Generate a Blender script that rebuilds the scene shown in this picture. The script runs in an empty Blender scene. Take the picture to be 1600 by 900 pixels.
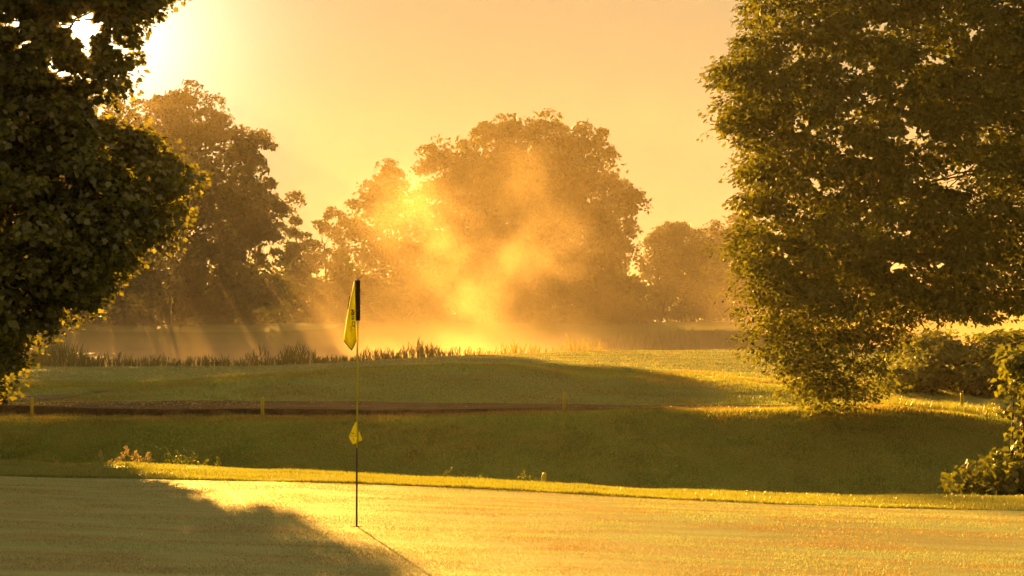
import bpy, bmesh, math, random
import numpy as np
from mathutils import Vector

random.seed(7)
RNG = np.random.default_rng(11)
sc = bpy.context.scene
COL = sc.collection
R = math.radians

# ------------------------------------------------------------------ camera
F = 2800.0                       # focal length in photo pixels (1600 wide)
CAMZ = 1.78
PITCH = math.atan(60 / F)
cam_d = bpy.data.cameras.new('camera')
cam_d.sensor_width = 36
cam_d.lens = F * 36 / 1600
cam_d.clip_start = 0.1
cam_d.clip_end = 6000
cam = bpy.data.objects.new('camera', cam_d)
COL.objects.link(cam)
cam.location = (0, 0, CAMZ)
cam.rotation_euler = (math.pi / 2 + PITCH, 0, 0)
sc.camera = cam


def ray(px, py):
    dx = (px - 800) / F
    dy = (450 - py) / F
    return Vector((dx, math.cos(PITCH) - dy * math.sin(PITCH), math.sin(PITCH) + dy * math.cos(PITCH)))


def at(px, py, D):
    r = ray(px, py)
    return Vector((0, 0, CAMZ)) + r * (D / r.y)


# ------------------------------------------------------------------ sky and sun
SUN = ray(130, 45).normalized()
SUN_EL = math.asin(SUN.z)
SUN_AZ = math.atan2(SUN.x, SUN.y)          # clockwise from +Y
world = bpy.data.worlds.new('World')
sc.world = world
world.use_nodes = True
wn, wl = world.node_tree.nodes, world.node_tree.links
wn.clear()
w_out = wn.new('ShaderNodeOutputWorld')
w_bg = wn.new('ShaderNodeBackground')
w_sky = wn.new('ShaderNodeTexSky')
w_sky.sky_type = 'NISHITA'
w_sky.sun_disc = False
w_sky.sun_elevation = SUN_EL
w_sky.sun_rotation = SUN_AZ
w_sky.air_density = 1.5
w_sky.dust_density = 0.7
w_sky.ozone_density = 0.4
w_tint = wn.new('ShaderNodeMix')
w_tint.data_type = 'RGBA'
w_tint.blend_type = 'MULTIPLY'
w_tint.inputs[0].default_value = 1.0
w_tint.inputs[7].default_value = (0.0112, 0.0060, 0.0060, 1)
wl.new(w_sky.outputs[0], w_tint.inputs[6])
# the sun's own aureole in the humid air (bright core falling off within a few degrees)
w_tc = wn.new('ShaderNodeTexCoord')
w_dot = wn.new('ShaderNodeVectorMath'); w_dot.operation = 'DOT_PRODUCT'
w_dot.inputs[1].default_value = SUN
wl.new(w_tc.outputs['Generated'], w_dot.inputs[0])


def w_math(op, a, b=None):
    k = wn.new('ShaderNodeMath'); k.operation = op
    for i_, v_ in enumerate((a, b)):
        if isinstance(v_, (int, float)):
            k.inputs[i_].default_value = v_
        elif v_ is not None:
            wl.new(v_, k.inputs[i_])
    return k.outputs[0]


w_ang = w_math('MULTIPLY', w_math('ARCCOSINE', w_math('MINIMUM', w_dot.outputs['Value'], 0.9999999)), 180 / math.pi)
w_wide = w_math('MULTIPLY', w_math('EXPONENT', w_math('MULTIPLY', w_math('POWER', w_math('DIVIDE', w_ang, 2.3), 1.15), -1.0)), 6.0)
w_core = w_math('MULTIPLY', w_math('LESS_THAN', w_ang, 0.3), 400.0)
w_aur = wn.new('ShaderNodeVectorMath'); w_aur.operation = 'SCALE'
w_aur.inputs[0].default_value = (1.0, 0.86, 0.64)
wl.new(w_math('ADD', w_wide, w_core), w_aur.inputs['Scale'])
w_add = wn.new('ShaderNodeVectorMath'); w_add.operation = 'ADD'
w_fill = wn.new('ShaderNodeVectorMath'); w_fill.operation = 'ADD'        # constant warm colour added over the whole sky to lift the shade
w_fill.inputs[1].default_value = (0.99, 0.705, 0.325)
wl.new(w_tint.outputs[2], w_fill.inputs[0])
wl.new(w_fill.outputs[0], w_add.inputs[0]); wl.new(w_aur.outputs[0], w_add.inputs[1])
wl.new(w_add.outputs[0], w_bg.inputs[0])
w_bg.inputs[1].default_value = 0.05
wl.new(w_bg.outputs[0], w_out.inputs[0])

sun_d = bpy.data.lights.new('sun', 'SUN')
sun_d.energy = 3.2
sun_d.angle = R(0.5)
sun_d.color = (1.0, 0.47, 0.085)
sun_o = bpy.data.objects.new('sun', sun_d)
COL.objects.link(sun_o)
sun_o.location = SUN * 300
sun_o.rotation_euler = (-SUN).to_track_quat('-Z', 'Y').to_euler()

vs = sc.view_settings
vs.view_transform = 'Standard'
vs.look = 'None'
vs.gamma = 1.0
vs.exposure = 3.52
vs.use_curve_mapping = False

cy = sc.cycles
cy.max_bounces = 5
cy.diffuse_bounces = 2
cy.glossy_bounces = 2
cy.transmission_bounces = 3
cy.transparent_max_bounces = 4
cy.volume_bounces = 0
cy.use_denoising = True
cy.use_adaptive_sampling = True
cy.adaptive_threshold = 0.015
cy.volume_max_steps = 160
cy.caustics_reflective = False
cy.caustics_refractive = False


# ------------------------------------------------------------------ helpers
def tag(o, label=None, cat=None, group=None, kind=None):
    if label:
        o['label'] = label
    if cat:
        o['category'] = cat
    if group:
        o['group'] = group
    if kind:
        o['kind'] = kind
    return o


def empty(name, loc):
    o = bpy.data.objects.new(name, None)
    COL.objects.link(o)
    o.location = loc
    return o


def mesh_np(name, V, faces_flat, k, mat, parent=None, smooth=False):
    """V (n,3) world coords, faces_flat (m,k)."""
    V = np.asarray(V, np.float32).copy()
    Fc = np.asarray(faces_flat, np.int32)
    if parent is not None:
        V -= np.array(parent.matrix_world.translation if parent.parent else parent.location, np.float32)
    me = bpy.data.meshes.new(name)
    me.vertices.add(len(V))
    me.vertices.foreach_set('co', V.ravel())
    m = len(Fc)
    me.loops.add(m * k)
    me.loops.foreach_set('vertex_index', Fc.ravel())
    me.polygons.add(m)
    me.polygons.foreach_set('loop_start', np.arange(m, dtype=np.int32) * k)
    me.polygons.foreach_set('loop_total', np.full(m, k, np.int32))
    if smooth:
        me.polygons.foreach_set('use_smooth', np.ones(m, bool))
    me.update(calc_edges=True)
    me.materials.append(mat)
    o = bpy.data.objects.new(name, me)
    COL.objects.link(o)
    if parent is not None:
        o.parent = parent
    return o


def mesh_py(name, V, faces, mat, parent=None, smooth=False):
    off = Vector((0, 0, 0))
    if parent is not None:
        off = Vector(parent.location)
        if parent.parent:
            off = off + Vector(parent.parent.location)
    me = bpy.data.meshes.new(name)
    me.from_pydata([tuple(Vector(v) - off) for v in V], [], faces)
    if smooth:
        for p in me.polygons:
            p.use_smooth = True
    me.update()
    me.materials.append(mat)
    o = bpy.data.objects.new(name, me)
    COL.objects.link(o)
    if parent is not None:
        o.parent = parent
    return o


class Tubes:
    """collects tapered tubes into one mesh"""
    def __init__(self, sides=6):
        self.V, self.Fc, self.n = [], [], sides

    def add(self, pts, rads):
        pts = [Vector(p) for p in pts]
        n = self.n
        base = len(self.V)
        for i, p in enumerate(pts):
            d = (pts[min(i + 1, len(pts) - 1)] - pts[max(i - 1, 0)]).normalized()
            a = d.cross(Vector((0.3, 0.9, 0.1)) if abs(d.z) > 0.8 else Vector((0, 0, 1))).normalized()
            b = d.cross(a)
            for k in range(n):
                t = 2 * math.pi * k / n
                self.V.append(p + (a * math.cos(t) + b * math.sin(t)) * rads[i])
        for i in range(len(pts) - 1):
            for k in range(n):
                k2 = (k + 1) % n
                self.Fc.append((base + i * n + k, base + i * n + k2, base + (i + 1) * n + k2, base + (i + 1) * n + k))
        self.Fc.append(tuple(base + k for k in range(n))[::-1])
        self.Fc.append(tuple(base + (len(pts) - 1) * n + k for k in range(n)))

    def build(self, name, mat, parent=None):
        return mesh_py(name, self.V, self.Fc, mat, parent, smooth=True)


# ------------------------------------------------------------------ materials
def new_mat(name):
    m = bpy.data.materials.new(name)
    m.use_nodes = True
    nt = m.node_tree
    nt.nodes.clear()
    return m, nt.nodes, nt.links


def leaf_mat(name, c1, c2, tr=0.45, tcol=None, gloss=0.06, rough=0.45):
    m, n, l = new_mat(name)
    out = n.new('ShaderNodeOutputMaterial')
    geo = n.new('ShaderNodeNewGeometry')
    ramp = n.new('ShaderNodeMix'); ramp.data_type = 'RGBA'
    ramp.inputs[6].default_value = (*c1, 1); ramp.inputs[7].default_value = (*c2, 1)
    l.new(geo.outputs['Random Per Island'], ramp.inputs[0])
    dif = n.new('ShaderNodeBsdfDiffuse'); tra = n.new('ShaderNodeBsdfTranslucent')
    l.new(ramp.outputs[2], dif.inputs[0])
    tm = n.new('ShaderNodeMix'); tm.data_type = 'RGBA'; tm.blend_type = 'MULTIPLY'; tm.inputs[0].default_value = 1
    l.new(ramp.outputs[2], tm.inputs[6]); tm.inputs[7].default_value = (*(tcol or (1.7, 1.45, 0.4)), 1)
    l.new(tm.outputs[2], tra.inputs[0])
    mx = n.new('ShaderNodeMixShader'); mx.inputs[0].default_value = tr
    l.new(dif.outputs[0], mx.inputs[1]); l.new(tra.outputs[0], mx.inputs[2])
    gl = n.new('ShaderNodeBsdfGlossy'); gl.inputs['Roughness'].default_value = rough
    gl.inputs[0].default_value = (0.9, 0.9, 0.9, 1)
    mg = n.new('ShaderNodeMixShader'); mg.inputs[0].default_value = gloss
    l.new(mx.outputs[0], mg.inputs[1]); l.new(gl.outputs[0], mg.inputs[2])
    l.new(mg.outputs[0], out.inputs[0])
    return m


def turf_blade_mat(name, cols, scale, nscale, tr, tcol, gloss, rough):
    m = leaf_mat(name, cols[0], cols[1], tr, tcol, gloss, rough)
    n, l = m.node_tree.nodes, m.node_tree.links
    mix = [k for k in n if k.type == 'MIX'][0]
    tc = n.new('ShaderNodeTexCoord'); mp = n.new('ShaderNodeMapping'); mp.inputs['Scale'].default_value = scale
    l.new(tc.outputs['Object'], mp.inputs[0])
    nz = n.new('ShaderNodeTexNoise'); nz.inputs['Scale'].default_value = nscale; nz.inputs['Detail'].default_value = 6
    nz.inputs['Roughness'].default_value = 0.65
    l.new(mp.outputs[0], nz.inputs['Vector'])
    mr = n.new('ShaderNodeMapRange'); mr.inputs[1].default_value = 0.42; mr.inputs[2].default_value = 0.56
    l.new(nz.outputs[0], mr.inputs[0])
    m2 = n.new('ShaderNodeMix'); m2.data_type = 'RGBA'; m2.inputs[6].default_value = (*cols[2], 1)
    l.new(mr.outputs[0], m2.inputs[0])
    outs = [k.to_socket for k in mix.outputs[2].links]
    l.new(mix.outputs[2], m2.inputs[7])
    for t in outs:
        l.new(m2.outputs[2], t)
    return m


def ground_mat(name, cols, scale=(1, 1, 1), nscale=3.0, fine=60.0, bump=0.4, bdist=0.02, gloss=0.0, rough=0.5,
               gtint=(1, 1, 1), detail=8):
    """procedural turf / soil: two noises drive a colour ramp, fine noise the relief"""
    m, n, l = new_mat(name)
    out = n.new('ShaderNodeOutputMaterial')
    tc = n.new('ShaderNodeTexCoord')
    mp = n.new('ShaderNodeMapping'); mp.inputs['Scale'].default_value = scale
    l.new(tc.outputs['Object'], mp.inputs[0])
    n1 = n.new('ShaderNodeTexNoise'); n1.inputs['Scale'].default_value = nscale
    n1.inputs['Detail'].default_value = detail; n1.inputs['Roughness'].default_value = 0.62
    l.new(mp.outputs[0], n1.inputs['Vector'])
    rp = n.new('ShaderNodeValToRGB')
    rp.color_ramp.elements[0].position = 0.32; rp.color_ramp.elements[0].color = (*cols[0], 1)
    rp.color_ramp.elements[1].position = 0.70; rp.color_ramp.elements[1].color = (*cols[-1], 1)
    for i, c in enumerate(cols[1:-1]):
        e = rp.color_ramp.elements.new(0.32 + 0.38 * (i + 1) / (len(cols) - 1)); e.color = (*c, 1)
    l.new(n1.outputs[0], rp.inputs[0])
    n2 = n.new('ShaderNodeTexNoise'); n2.inputs['Scale'].default_value = fine
    n2.inputs['Detail'].default_value = 3
    l.new(tc.outputs['Object'], n2.inputs['Vector'])
    mr = n.new('ShaderNodeMapRange'); mr.inputs[1].default_value = 0.25; mr.inputs[2].default_value = 0.75
    mr.inputs[3].default_value = 0.55; mr.inputs[4].default_value = 1.45
    l.new(n2.outputs[0], mr.inputs[0])
    mu = n.new('ShaderNodeMix'); mu.data_type = 'RGBA'; mu.blend_type = 'MULTIPLY'; mu.inputs[0].default_value = 1
    l.new(rp.outputs[0], mu.inputs[6])
    l.new(mr.outputs[0], mu.inputs[7])
    bp = n.new('ShaderNodeBump'); bp.inputs['Strength'].default_value = bump; bp.inputs['Distance'].default_value = bdist
    l.new(n2.outputs[0], bp.inputs['Height'])
    dif = n.new('ShaderNodeBsdfDiffuse')
    l.new(mu.outputs[2], dif.inputs[0]); l.new(bp.outputs[0], dif.inputs['Normal'])
    sh = dif
    if gloss > 0:
        gl = n.new('ShaderNodeBsdfGlossy'); gl.inputs['Roughness'].default_value = rough
        gl.inputs[0].default_value = (*gtint, 1)
        l.new(bp.outputs[0], gl.inputs['Normal'])
        mg = n.new('ShaderNodeMixShader')
        gm = n.new('ShaderNodeMath'); gm.operation = 'MULTIPLY'; gm.inputs[1].default_value = gloss
        l.new(mr.outputs[0], gm.inputs[0]); l.new(gm.outputs[0], mg.inputs[0])
        l.new(dif.outputs[0], mg.inputs[1]); l.new(gl.outputs[0], mg.inputs[2])
        sh = mg
    l.new(sh.outputs[0], out.inputs[0])
    return m


def plain_mat(name, col, rough=0.6, spec=0.3, nscale=20, var=0.25, trans=0.0):
    m, n, l = new_mat(name)
    out = n.new('ShaderNodeOutputMaterial')
    tc = n.new('ShaderNodeTexCoord')
    n1 = n.new('ShaderNodeTexNoise'); n1.inputs['Scale'].default_value = nscale; n1.inputs['Detail'].default_value = 5
    l.new(tc.outputs['Object'], n1.inputs['Vector'])
    mr = n.new('ShaderNodeMapRange'); mr.inputs[1].default_value = 0.3; mr.inputs[2].default_value = 0.7
    mr.inputs[3].default_value = 1 - var; mr.inputs[4].default_value = 1 + var
    l.new(n1.outputs[0], mr.inputs[0])
    mu = n.new('ShaderNodeMix'); mu.data_type = 'RGBA'; mu.blend_type = 'MULTIPLY'; mu.inputs[0].default_value = 1
    mu.inputs[6].default_value = (*col, 1); l.new(mr.outputs[0], mu.inputs[7])
    p = n.new('ShaderNodeBsdfPrincipled')
    p.inputs['Roughness'].default_value = rough
    p.inputs['Specular IOR Level'].default_value = spec
    l.new(mu.outputs[2], p.inputs['Base Color'])
    if trans > 0:
        t = n.new('ShaderNodeBsdfTranslucent'); l.new(mu.outputs[2], t.inputs[0])
        mx = n.new('ShaderNodeMixShader'); mx.inputs[0].default_value = trans
        l.new(p.outputs[0], mx.inputs[1]); l.new(t.outputs[0], mx.inputs[2])
        l.new(mx.outputs[0], out.inputs[0])
    else:
        l.new(p.outputs[0], out.inputs[0])
    return m


M = {}
M['maple'] = leaf_mat('maple_leaf', (0.050, 0.062, 0.014), (0.15, 0.165, 0.036), 0.52)
M['beech'] = leaf_mat('beech_leaf', (0.050, 0.066, 0.012), (0.10, 0.122, 0.022), 0.45, gloss=0.03)
M['linden'] = leaf_mat('linden_leaf', (0.035, 0.050, 0.014), (0.07, 0.085, 0.022), 0.30)
M['bush'] = leaf_mat('bush_leaf', (0.065, 0.088, 0.012), (0.12, 0.15, 0.022), 0.5)
M['weed'] = leaf_mat('weed_leaf', (0.06, 0.10, 0.012), (0.12, 0.15, 0.02), 0.5)
M['dry'] = leaf_mat('dry_seed', (0.24, 0.22, 0.14), (0.36, 0.33, 0.21), 0.4, tcol=(1.4, 1.1, 0.7))
M['reed'] = leaf_mat('reed_blade', (0.13, 0.14, 0.055), (0.23, 0.22, 0.09), 0.4)
M['blade'] = leaf_mat('grass_blade', (0.12, 0.165, 0.03), (0.20, 0.24, 0.05), 0.5, gloss=0.10, rough=0.35)
M['blade_dry'] = leaf_mat('grass_blade_dry', (0.10, 0.09, 0.025), (0.18, 0.14, 0.045), 0.5, gloss=0.10, rough=0.35)
M['green_blade'] = turf_blade_mat('green_blade', [(0.19, 0.30, 0.18), (0.29, 0.43, 0.26), (0.24, 0.18, 0.09)], (0.35, 1.8, 1), 1.5, 0.45, (1.4, 1.15, 0.5), 0.09, 0.5)
M['bank_blade'] = turf_blade_mat('bank_blade', [(0.165, 0.24, 0.06), (0.26, 0.35, 0.10), (0.22, 0.19, 0.065)], (0.5, 1.0, 1), 0.55, 0.5, (1.5, 1.3, 0.4), 0.06, 0.4)
M['bark'] = plain_mat('bark', (0.055, 0.040, 0.026), 0.85, 0.2, 12, 0.5)
M['green'] = ground_mat('putting_turf', [(0.18, 0.145, 0.07), (0.18, 0.23, 0.11), (0.22, 0.28, 0.14)],
                        scale=(0.45, 2.2, 1), nscale=1.6, fine=120, bump=0.8, bdist=0.012, gloss=0.12, rough=0.45,
                        gtint=(1.0, 0.93, 0.75))
M['fringe'] = ground_mat('fringe_turf', [(0.075, 0.105, 0.022), (0.11, 0.145, 0.03)], nscale=2, fine=70, bump=0.8, bdist=0.03, gloss=0.08, rough=0.45)
M['bank'] = ground_mat('bank_turf', [(0.12, 0.165, 0.045), (0.17, 0.215, 0.06), (0.20, 0.23, 0.075)], nscale=0.9, fine=25, bump=0.7, bdist=0.05)
M['fair'] = ground_mat('fairway_turf', [(0.13, 0.175, 0.05), (0.175, 0.22, 0.065), (0.20, 0.235, 0.085)], scale=(0.5, 1.4, 1), nscale=0.6, fine=18, bump=0.7, bdist=0.06, gloss=0.05, rough=0.5)
M['meadow'] = ground_mat('meadow_turf', [(0.07, 0.085, 0.028), (0.10, 0.12, 0.036), (0.14, 0.145, 0.05)], scale=(0.35, 1.0, 1), nscale=0.25, fine=6, bump=0.7, bdist=0.1)
M['soil'] = ground_mat('soil', [(0.05, 0.038, 0.024), (0.08, 0.06, 0.038), (0.12, 0.09, 0.055)], nscale=1.6, fine=16, bump=0.9, bdist=0.06)
M['path'] = ground_mat('path_soil', [(0.10, 0.078, 0.052), (0.145, 0.115, 0.078), (0.19, 0.155, 0.105)], nscale=1.2, fine=22, bump=0.6, bdist=0.03)
M['gravel'] = ground_mat('gravel', [(0.14, 0.125, 0.10), (0.20, 0.18, 0.15)], nscale=3, fine=40, bump=0.5, bdist=0.02)
M['yellow'] = plain_mat('yellow_paint', (0.55, 0.46, 0.03), 0.5, 0.4, 30, 0.15)
M['pole_yellow'] = plain_mat('pole_yellow', (0.42, 0.40, 0.03), 0.4, 0.4, 30, 0.08)
M['dark'] = plain_mat('dark_plastic', (0.022, 0.015, 0.011), 0.5, 0.4, 30, 0.15)
M['cloth'] = plain_mat('yellow_cloth', (0.62, 0.62, 0.03), 0.8, 0.1, 40, 0.06, trans=0.32)
M['hem'] = plain_mat('dark_cloth', (0.03, 0.022, 0.016), 0.85, 0.1, 40, 0.1)
M['print'] = plain_mat('dark_print', (0.035, 0.035, 0.018), 0.8, 0.1, 40, 0.1)
M['cup'] = plain_mat('cup_liner', (0.30, 0.28, 0.24), 0.5, 0.3, 40, 0.1)

# water
m, n, l = new_mat('pond_water')
o_ = n.new('ShaderNodeOutputMaterial'); p_ = n.new('ShaderNodeBsdfPrincipled')
p_.inputs['Base Color'].default_value = (0.02, 0.025, 0.018, 1)
p_.inputs['Roughness'].default_value = 0.06
nz = n.new('ShaderNodeTexNoise'); nz.inputs['Scale'].default_value = 1.2; nz.inputs['Detail'].default_value = 3
tc = n.new('ShaderNodeTexCoord'); l.new(tc.outputs['Object'], nz.inputs['Vector'])
bp = n.new('ShaderNodeBump'); bp.inputs['Strength'].default_value = 0.06; bp.inputs['Distance'].default_value = 0.05
l.new(nz.outputs[0], bp.inputs['Height']); l.new(bp.outputs[0], p_.inputs['Normal'])
l.new(p_.outputs[0], o_.inputs[0])
M['water'] = m

# ------------------------------------------------------------------ terrain
WATER_Z = -0.6


def vnoise(x, y, seed=0):
    """smooth value noise"""
    xi, yi = np.floor(x).astype(np.int64), np.floor(y).astype(np.int64)
    fx, fy = x - xi, y - yi
    fx = fx * fx * (3 - 2 * fx); fy = fy * fy * (3 - 2 * fy)

    def h(a, b):
        v = (a * 374761393 + b * 668265263 + seed * 974711) & 0x7fffffff
        v = ((v ^ (v >> 13)) * 1274126177) & 0x7fffffff
        return ((v ^ (v >> 16)) & 0xffff) / 65535.0 * 2 - 1
    return (h(xi, yi) * (1 - fx) + h(xi + 1, yi) * fx) * (1 - fy) + (h(xi, yi + 1) * (1 - fx) + h(xi + 1, yi + 1) * fx) * fy


def lines(pts):
    a = np.array(pts, float)
    return lambda px: np.interp(px, a[:, 0], a[:, 1])


def z_of(py, D):
    dy = (450 - py) / F
    cy_, sy_ = math.cos(PITCH), math.sin(PITCH)
    return CAMZ + (sy_ + dy * cy_) * D / (cy_ - dy * sy_)


L_GREEN = lines([(0, 745), (200, 747), (400, 752), (560, 757), (700, 763), (850, 770), (1000, 778), (1200, 787), (1400, 793), (1600, 799), (2200, 812)])
L_CREST = lines([(-400, 722), (0, 724), (150, 726), (260, 730), (400, 737), (560, 745), (700, 750), (850, 758), (1000, 767), (1200, 774), (1400, 777), (1600, 778), (2200, 783)])
L_BANK = lines([(0, 650), (200, 651), (400, 652), (560, 651), (700, 648), (880, 643), (1000, 641), (1250, 637), (1400, 634), (1480, 642), (1550, 652), (1600, 656)])
L_FACE = lines([(0, 634), (200, 638), (400, 639), (560, 640), (700, 639), (880, 638), (1000, 637.5), (1250, 636), (1400, 633), (1480, 639), (1550, 647), (1600, 650)])
L_PATH = lines([(0, 630), (150, 627), (300, 626), (500, 626), (700, 629), (880, 631), (1000, 632), (1250, 634), (1400, 631), (1550, 637), (1600, 640)])
L_MOUND = lines([(-200, 603), (0, 604), (170, 605), (250, 600), (400, 589), (560, 580), (700, 574), (800, 576), (900, 583), (1000, 590), (1230, 604), (1400, 612), (1600, 620)])
L_POND = lines([(0, 573), (200, 573), (400, 572), (500, 568), (600, 562), (700, 557), (800, 553), (900, 549), (1000, 548), (1100, 547), (1200, 545), (1600, 540)])


def plane(X, Y):
    return -0.033 * (X + 1.4) - 0.016 * (Y - 16)


KN = np.array([-60, 2, 10, 16, 18.5, 21.5, 24, 26.3, 31, 38.5, 46, 48, 48.35, 52, 57, 70, 95, 104, 150, 162, 190, 215, 300, 420, 700.])


def ground_z(X, Y):
    X = np.asarray(X, float); Y = np.asarray(Y, float)
    shp = X.shape
    X = X.ravel(); Y = Y.ravel()

    def px(D):
        return 800 + F * X / D
    cols = []
    for k in KN:
        if k <= 18.5:
            z = plane(np.clip(X, -14, 14), np.full_like(X, k))
        elif k == 21.5:
            z = z_of(L_GREEN(px(k)), k)
        elif k == 24:
            z = z_of(L_CREST(px(k)), k)
        elif k == 26.3:
            z = z_of(L_CREST(px(24)), 24) - 0.30
        elif k == 31:
            z = np.full_like(X, -2.15)
        elif k == 38.5:
            z = np.full_like(X, -2.18)
        elif k == 46:
            z = z_of(L_BANK(px(k)) + 2, k)
        elif k == 48:
            z = z_of(L_BANK(px(k)), k)
        elif k == 48.35:
            z = z_of(L_FACE(px(k)), k)
        elif k == 52:
            z = z_of(L_PATH(px(k)), k)
        elif k == 57:
            z = z_of(L_MOUND(px(k)), k)
        elif k == 70:
            z = 0.55 * z_of(L_MOUND(px(57)), 57) + 0.45 * z_of(L_POND(px(95)), 95) - 0.03
        elif k == 95:
            z = z_of(L_POND(px(k)), k)
        elif k == 104:
            z = np.full_like(X, WATER_Z - 0.35)
        elif k == 150:
            z = np.full_like(X, WATER_Z - 0.6) + np.clip((X - 12) / 12, 0, 1) * 1.2
        elif k == 162:
            z = np.full_like(X, WATER_Z - 0.1) + np.clip((X - 5) / 15, 0, 1) * 1.5
        elif k == 190:
            z = np.full_like(X, 1.95) - 0.35 * np.clip((X - 0) / 30, 0, 1)
        elif k == 215:
            z = np.full_like(X, 2.1)
        elif k == 300:
            z = np.full_like(X, 2.0)
        else:
            z = np.full_like(X, 1.0)
        cols.append(z)
    Z = np.stack(cols, 1)
    h = np.diff(KN)
    d = np.diff(Z, axis=1) / h
    s = np.zeros_like(Z)
    w1 = 2 * h[1:] + h[:-1]; w2 = h[1:] + 2 * h[:-1]
    prod = d[:, :-1] * d[:, 1:]
    with np.errstate(divide='ignore', invalid='ignore'):
        hm = (w1 + w2) / (w1 / d[:, :-1] + w2 / d[:, 1:])
    s[:, 1:-1] = np.where(prod > 0, hm, 0)
    s[:, 0] = d[:, 0]; s[:, -1] = d[:, -1]
    i = np.clip(np.searchsorted(KN, Y, 'right') - 1, 0, len(KN) - 2)
    r = np.arange(len(X))
    t = (Y - KN[i]) / h[i]
    hh = h[i]
    z = ((1 + 2 * t) * (1 - t) ** 2 * Z[r, i] + t * (1 - t) ** 2 * hh * s[r, i]
         + t * t * (3 - 2 * t) * Z[r, i + 1] + t * t * (t - 1) * hh * s[r, i + 1])
    # gentle unevenness, stronger off the putting surface
    a = np.interp(Y, [20, 27, 45, 47, 49, 53, 58, 95], [0.0, 0.06, 0.07, 0.03, 0.02, 0.02, 0.05, 0.02])
    z = z + np.interp(Y, [160, 175, 230], [0, 0.22, 0.3]) * (vnoise(X * 0.06, Y * 0.09, 6) + 0.4 * vnoise(X * 0.2, Y * 0.2, 7))
    z = z + a * (vnoise(X * 0.45, Y * 0.6, 1) * 0.7 + vnoise(X * 1.3, Y * 1.5, 2) * 0.35)
    z = z + np.interp(Y, [0, 12, 23, 25], [0.012, 0.012, 0.008, 0]) * vnoise(X * 0.5, Y * 0.5, 3) * np.clip(np.hypot(X + 1.38, Y - 16) - 1, 0, 1)
    return z.reshape(shp)


def gz(x, y):
    return float(ground_z(np.array([x]), np.array([y]))[0])


U = np.sign(np.linspace(-1, 1, 421)) * np.abs(np.linspace(-1, 1, 421)) ** 1.0


def strip(name, mat, y0, y1, n, kind='structure', geom=False, spacing=None, hole=None):
    ys = np.geomspace(y0 + 12, y1 + 12, n + 1) - 12 if geom else np.linspace(y0, y1, n + 1)
    if hole:
        hx, hy, hr = hole
        i = np.argmin(np.abs(ys - (hy - hr))); ys[i] = hy - hr
        j = i + 1
        ys = np.concatenate([ys[:i + 1], [hy + hr], ys[i + 1:][ys[i + 1:] > hy + hr + 0.05]])
    X = U[None, :] * (ys[:, None] + 14) * 0.8
    Y = np.repeat(ys[:, None], len(U), 1)
    if hole:
        c = np.argmin(np.abs(X[i] - (hx - hr)))
        for rr in (i, i + 1):
            X[rr, c] = hx - hr; X[rr, c + 1] = hx + hr
    Z = ground_z(X, Y)
    V = np.stack([X, Y, Z], 2).reshape(-1, 3)
    ny, nx = X.shape
    a = (np.arange(ny - 1)[:, None] * nx + np.arange(nx - 1)[None, :])
    Fq = np.stack([a, a + 1, a + nx + 1, a + nx], 2).reshape(-1, 4)
    extra = None
    if hole:
        drop = i * (nx - 1) + c
        q = Fq[drop].copy()
        Fq = np.delete(Fq, drop, 0)
        corners = V[q]                       # square round the cup
        nseg = 32
        ring_o, ring_i = [], []
        for k in range(nseg):
            t = 2 * math.pi * k / nseg
            dx, dy = math.cos(t), math.sin(t)
            s = 1 / max(abs(dx), abs(dy))
            for rad, L in ((hr * s, ring_o), (0.054, ring_i)):
                x, y = hx + dx * rad, hy + dy * rad
                fx = (x - (hx - hr)) / (2 * hr); fy = (y - (hy - hr)) / (2 * hr)
                z = (corners[0][2] * (1 - fx) + corners[1][2] * fx) * (1 - fy) + (corners[3][2] * (1 - fx) + corners[2][2] * fx) * fy
                L.append((x, y, z))
        b = len(V)
        V = np.concatenate([V, np.array(ring_o), np.array(ring_i)])
        ex = [(b + k, b + (k + 1) % nseg, b + nseg + (k + 1) % nseg, b + nseg + k) for k in range(nseg)]
        Fq = np.concatenate([Fq, np.array(ex)])
    o = mesh_np(name, V, Fq, 4, mat, smooth=True)
    o['kind'] = kind
    return o


PIN = (-1.383, 16.0)
strip('putting_green', M['green'], -60, 21.5, 90, hole=(PIN[0], PIN[1], 0.065))
strip('fringe', M['fringe'], 21.5, 26.3, 26)
strip('grass_bank', M['bank'], 26.3, 48, 70)
strip('earth_edge', M['soil'], 48, 48.35, 6)
strip('dirt_path', M['path'], 48.35, 52, 14)
strip('fairway', M['fair'], 52, 97, 80)
strip('pond_bed', M['soil'], 97, 168, 30)
strip('far_bank', M['meadow'], 168, 420, 50)
strip('ground', M['meadow'], 420, 3000, 12, geom=True)

# pond surface
xs = [-260, -60, 0, 14, 20]
pv = [(-260, 98, WATER_Z), (60, 98, WATER_Z), (60, 170, WATER_Z), (-260, 170, WATER_Z)]
po = mesh_py('pond', pv, [(0, 1, 2, 3)], M['water'])
po['kind'] = 'structure'

# pale mown green across the pond
V, Fc = [], []
fx = np.linspace(-46, -18, 40)
for i, x_ in enumerate(fx):
    t = (x_ + 46) / 28
    y0_, y1_ = 184.0 - 5.5 * math.sin(t * math.pi) ** 0.6, 190 + 5 * math.sin(t * math.pi) ** 0.6
    for j in range(6):
        y_ = y0_ + (y1_ - y0_) * j / 5
        V.append((x_, y_, gz(x_, y_) + 0.03))
Fc = [(i * 6 + j, i * 6 + 6 + j, i * 6 + 7 + j, i * 6 + j + 1) for i in range(39) for j in range(5)]
mesh_py('far_green', V, Fc, M['fair'], smooth=True)['kind'] = 'structure'

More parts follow.
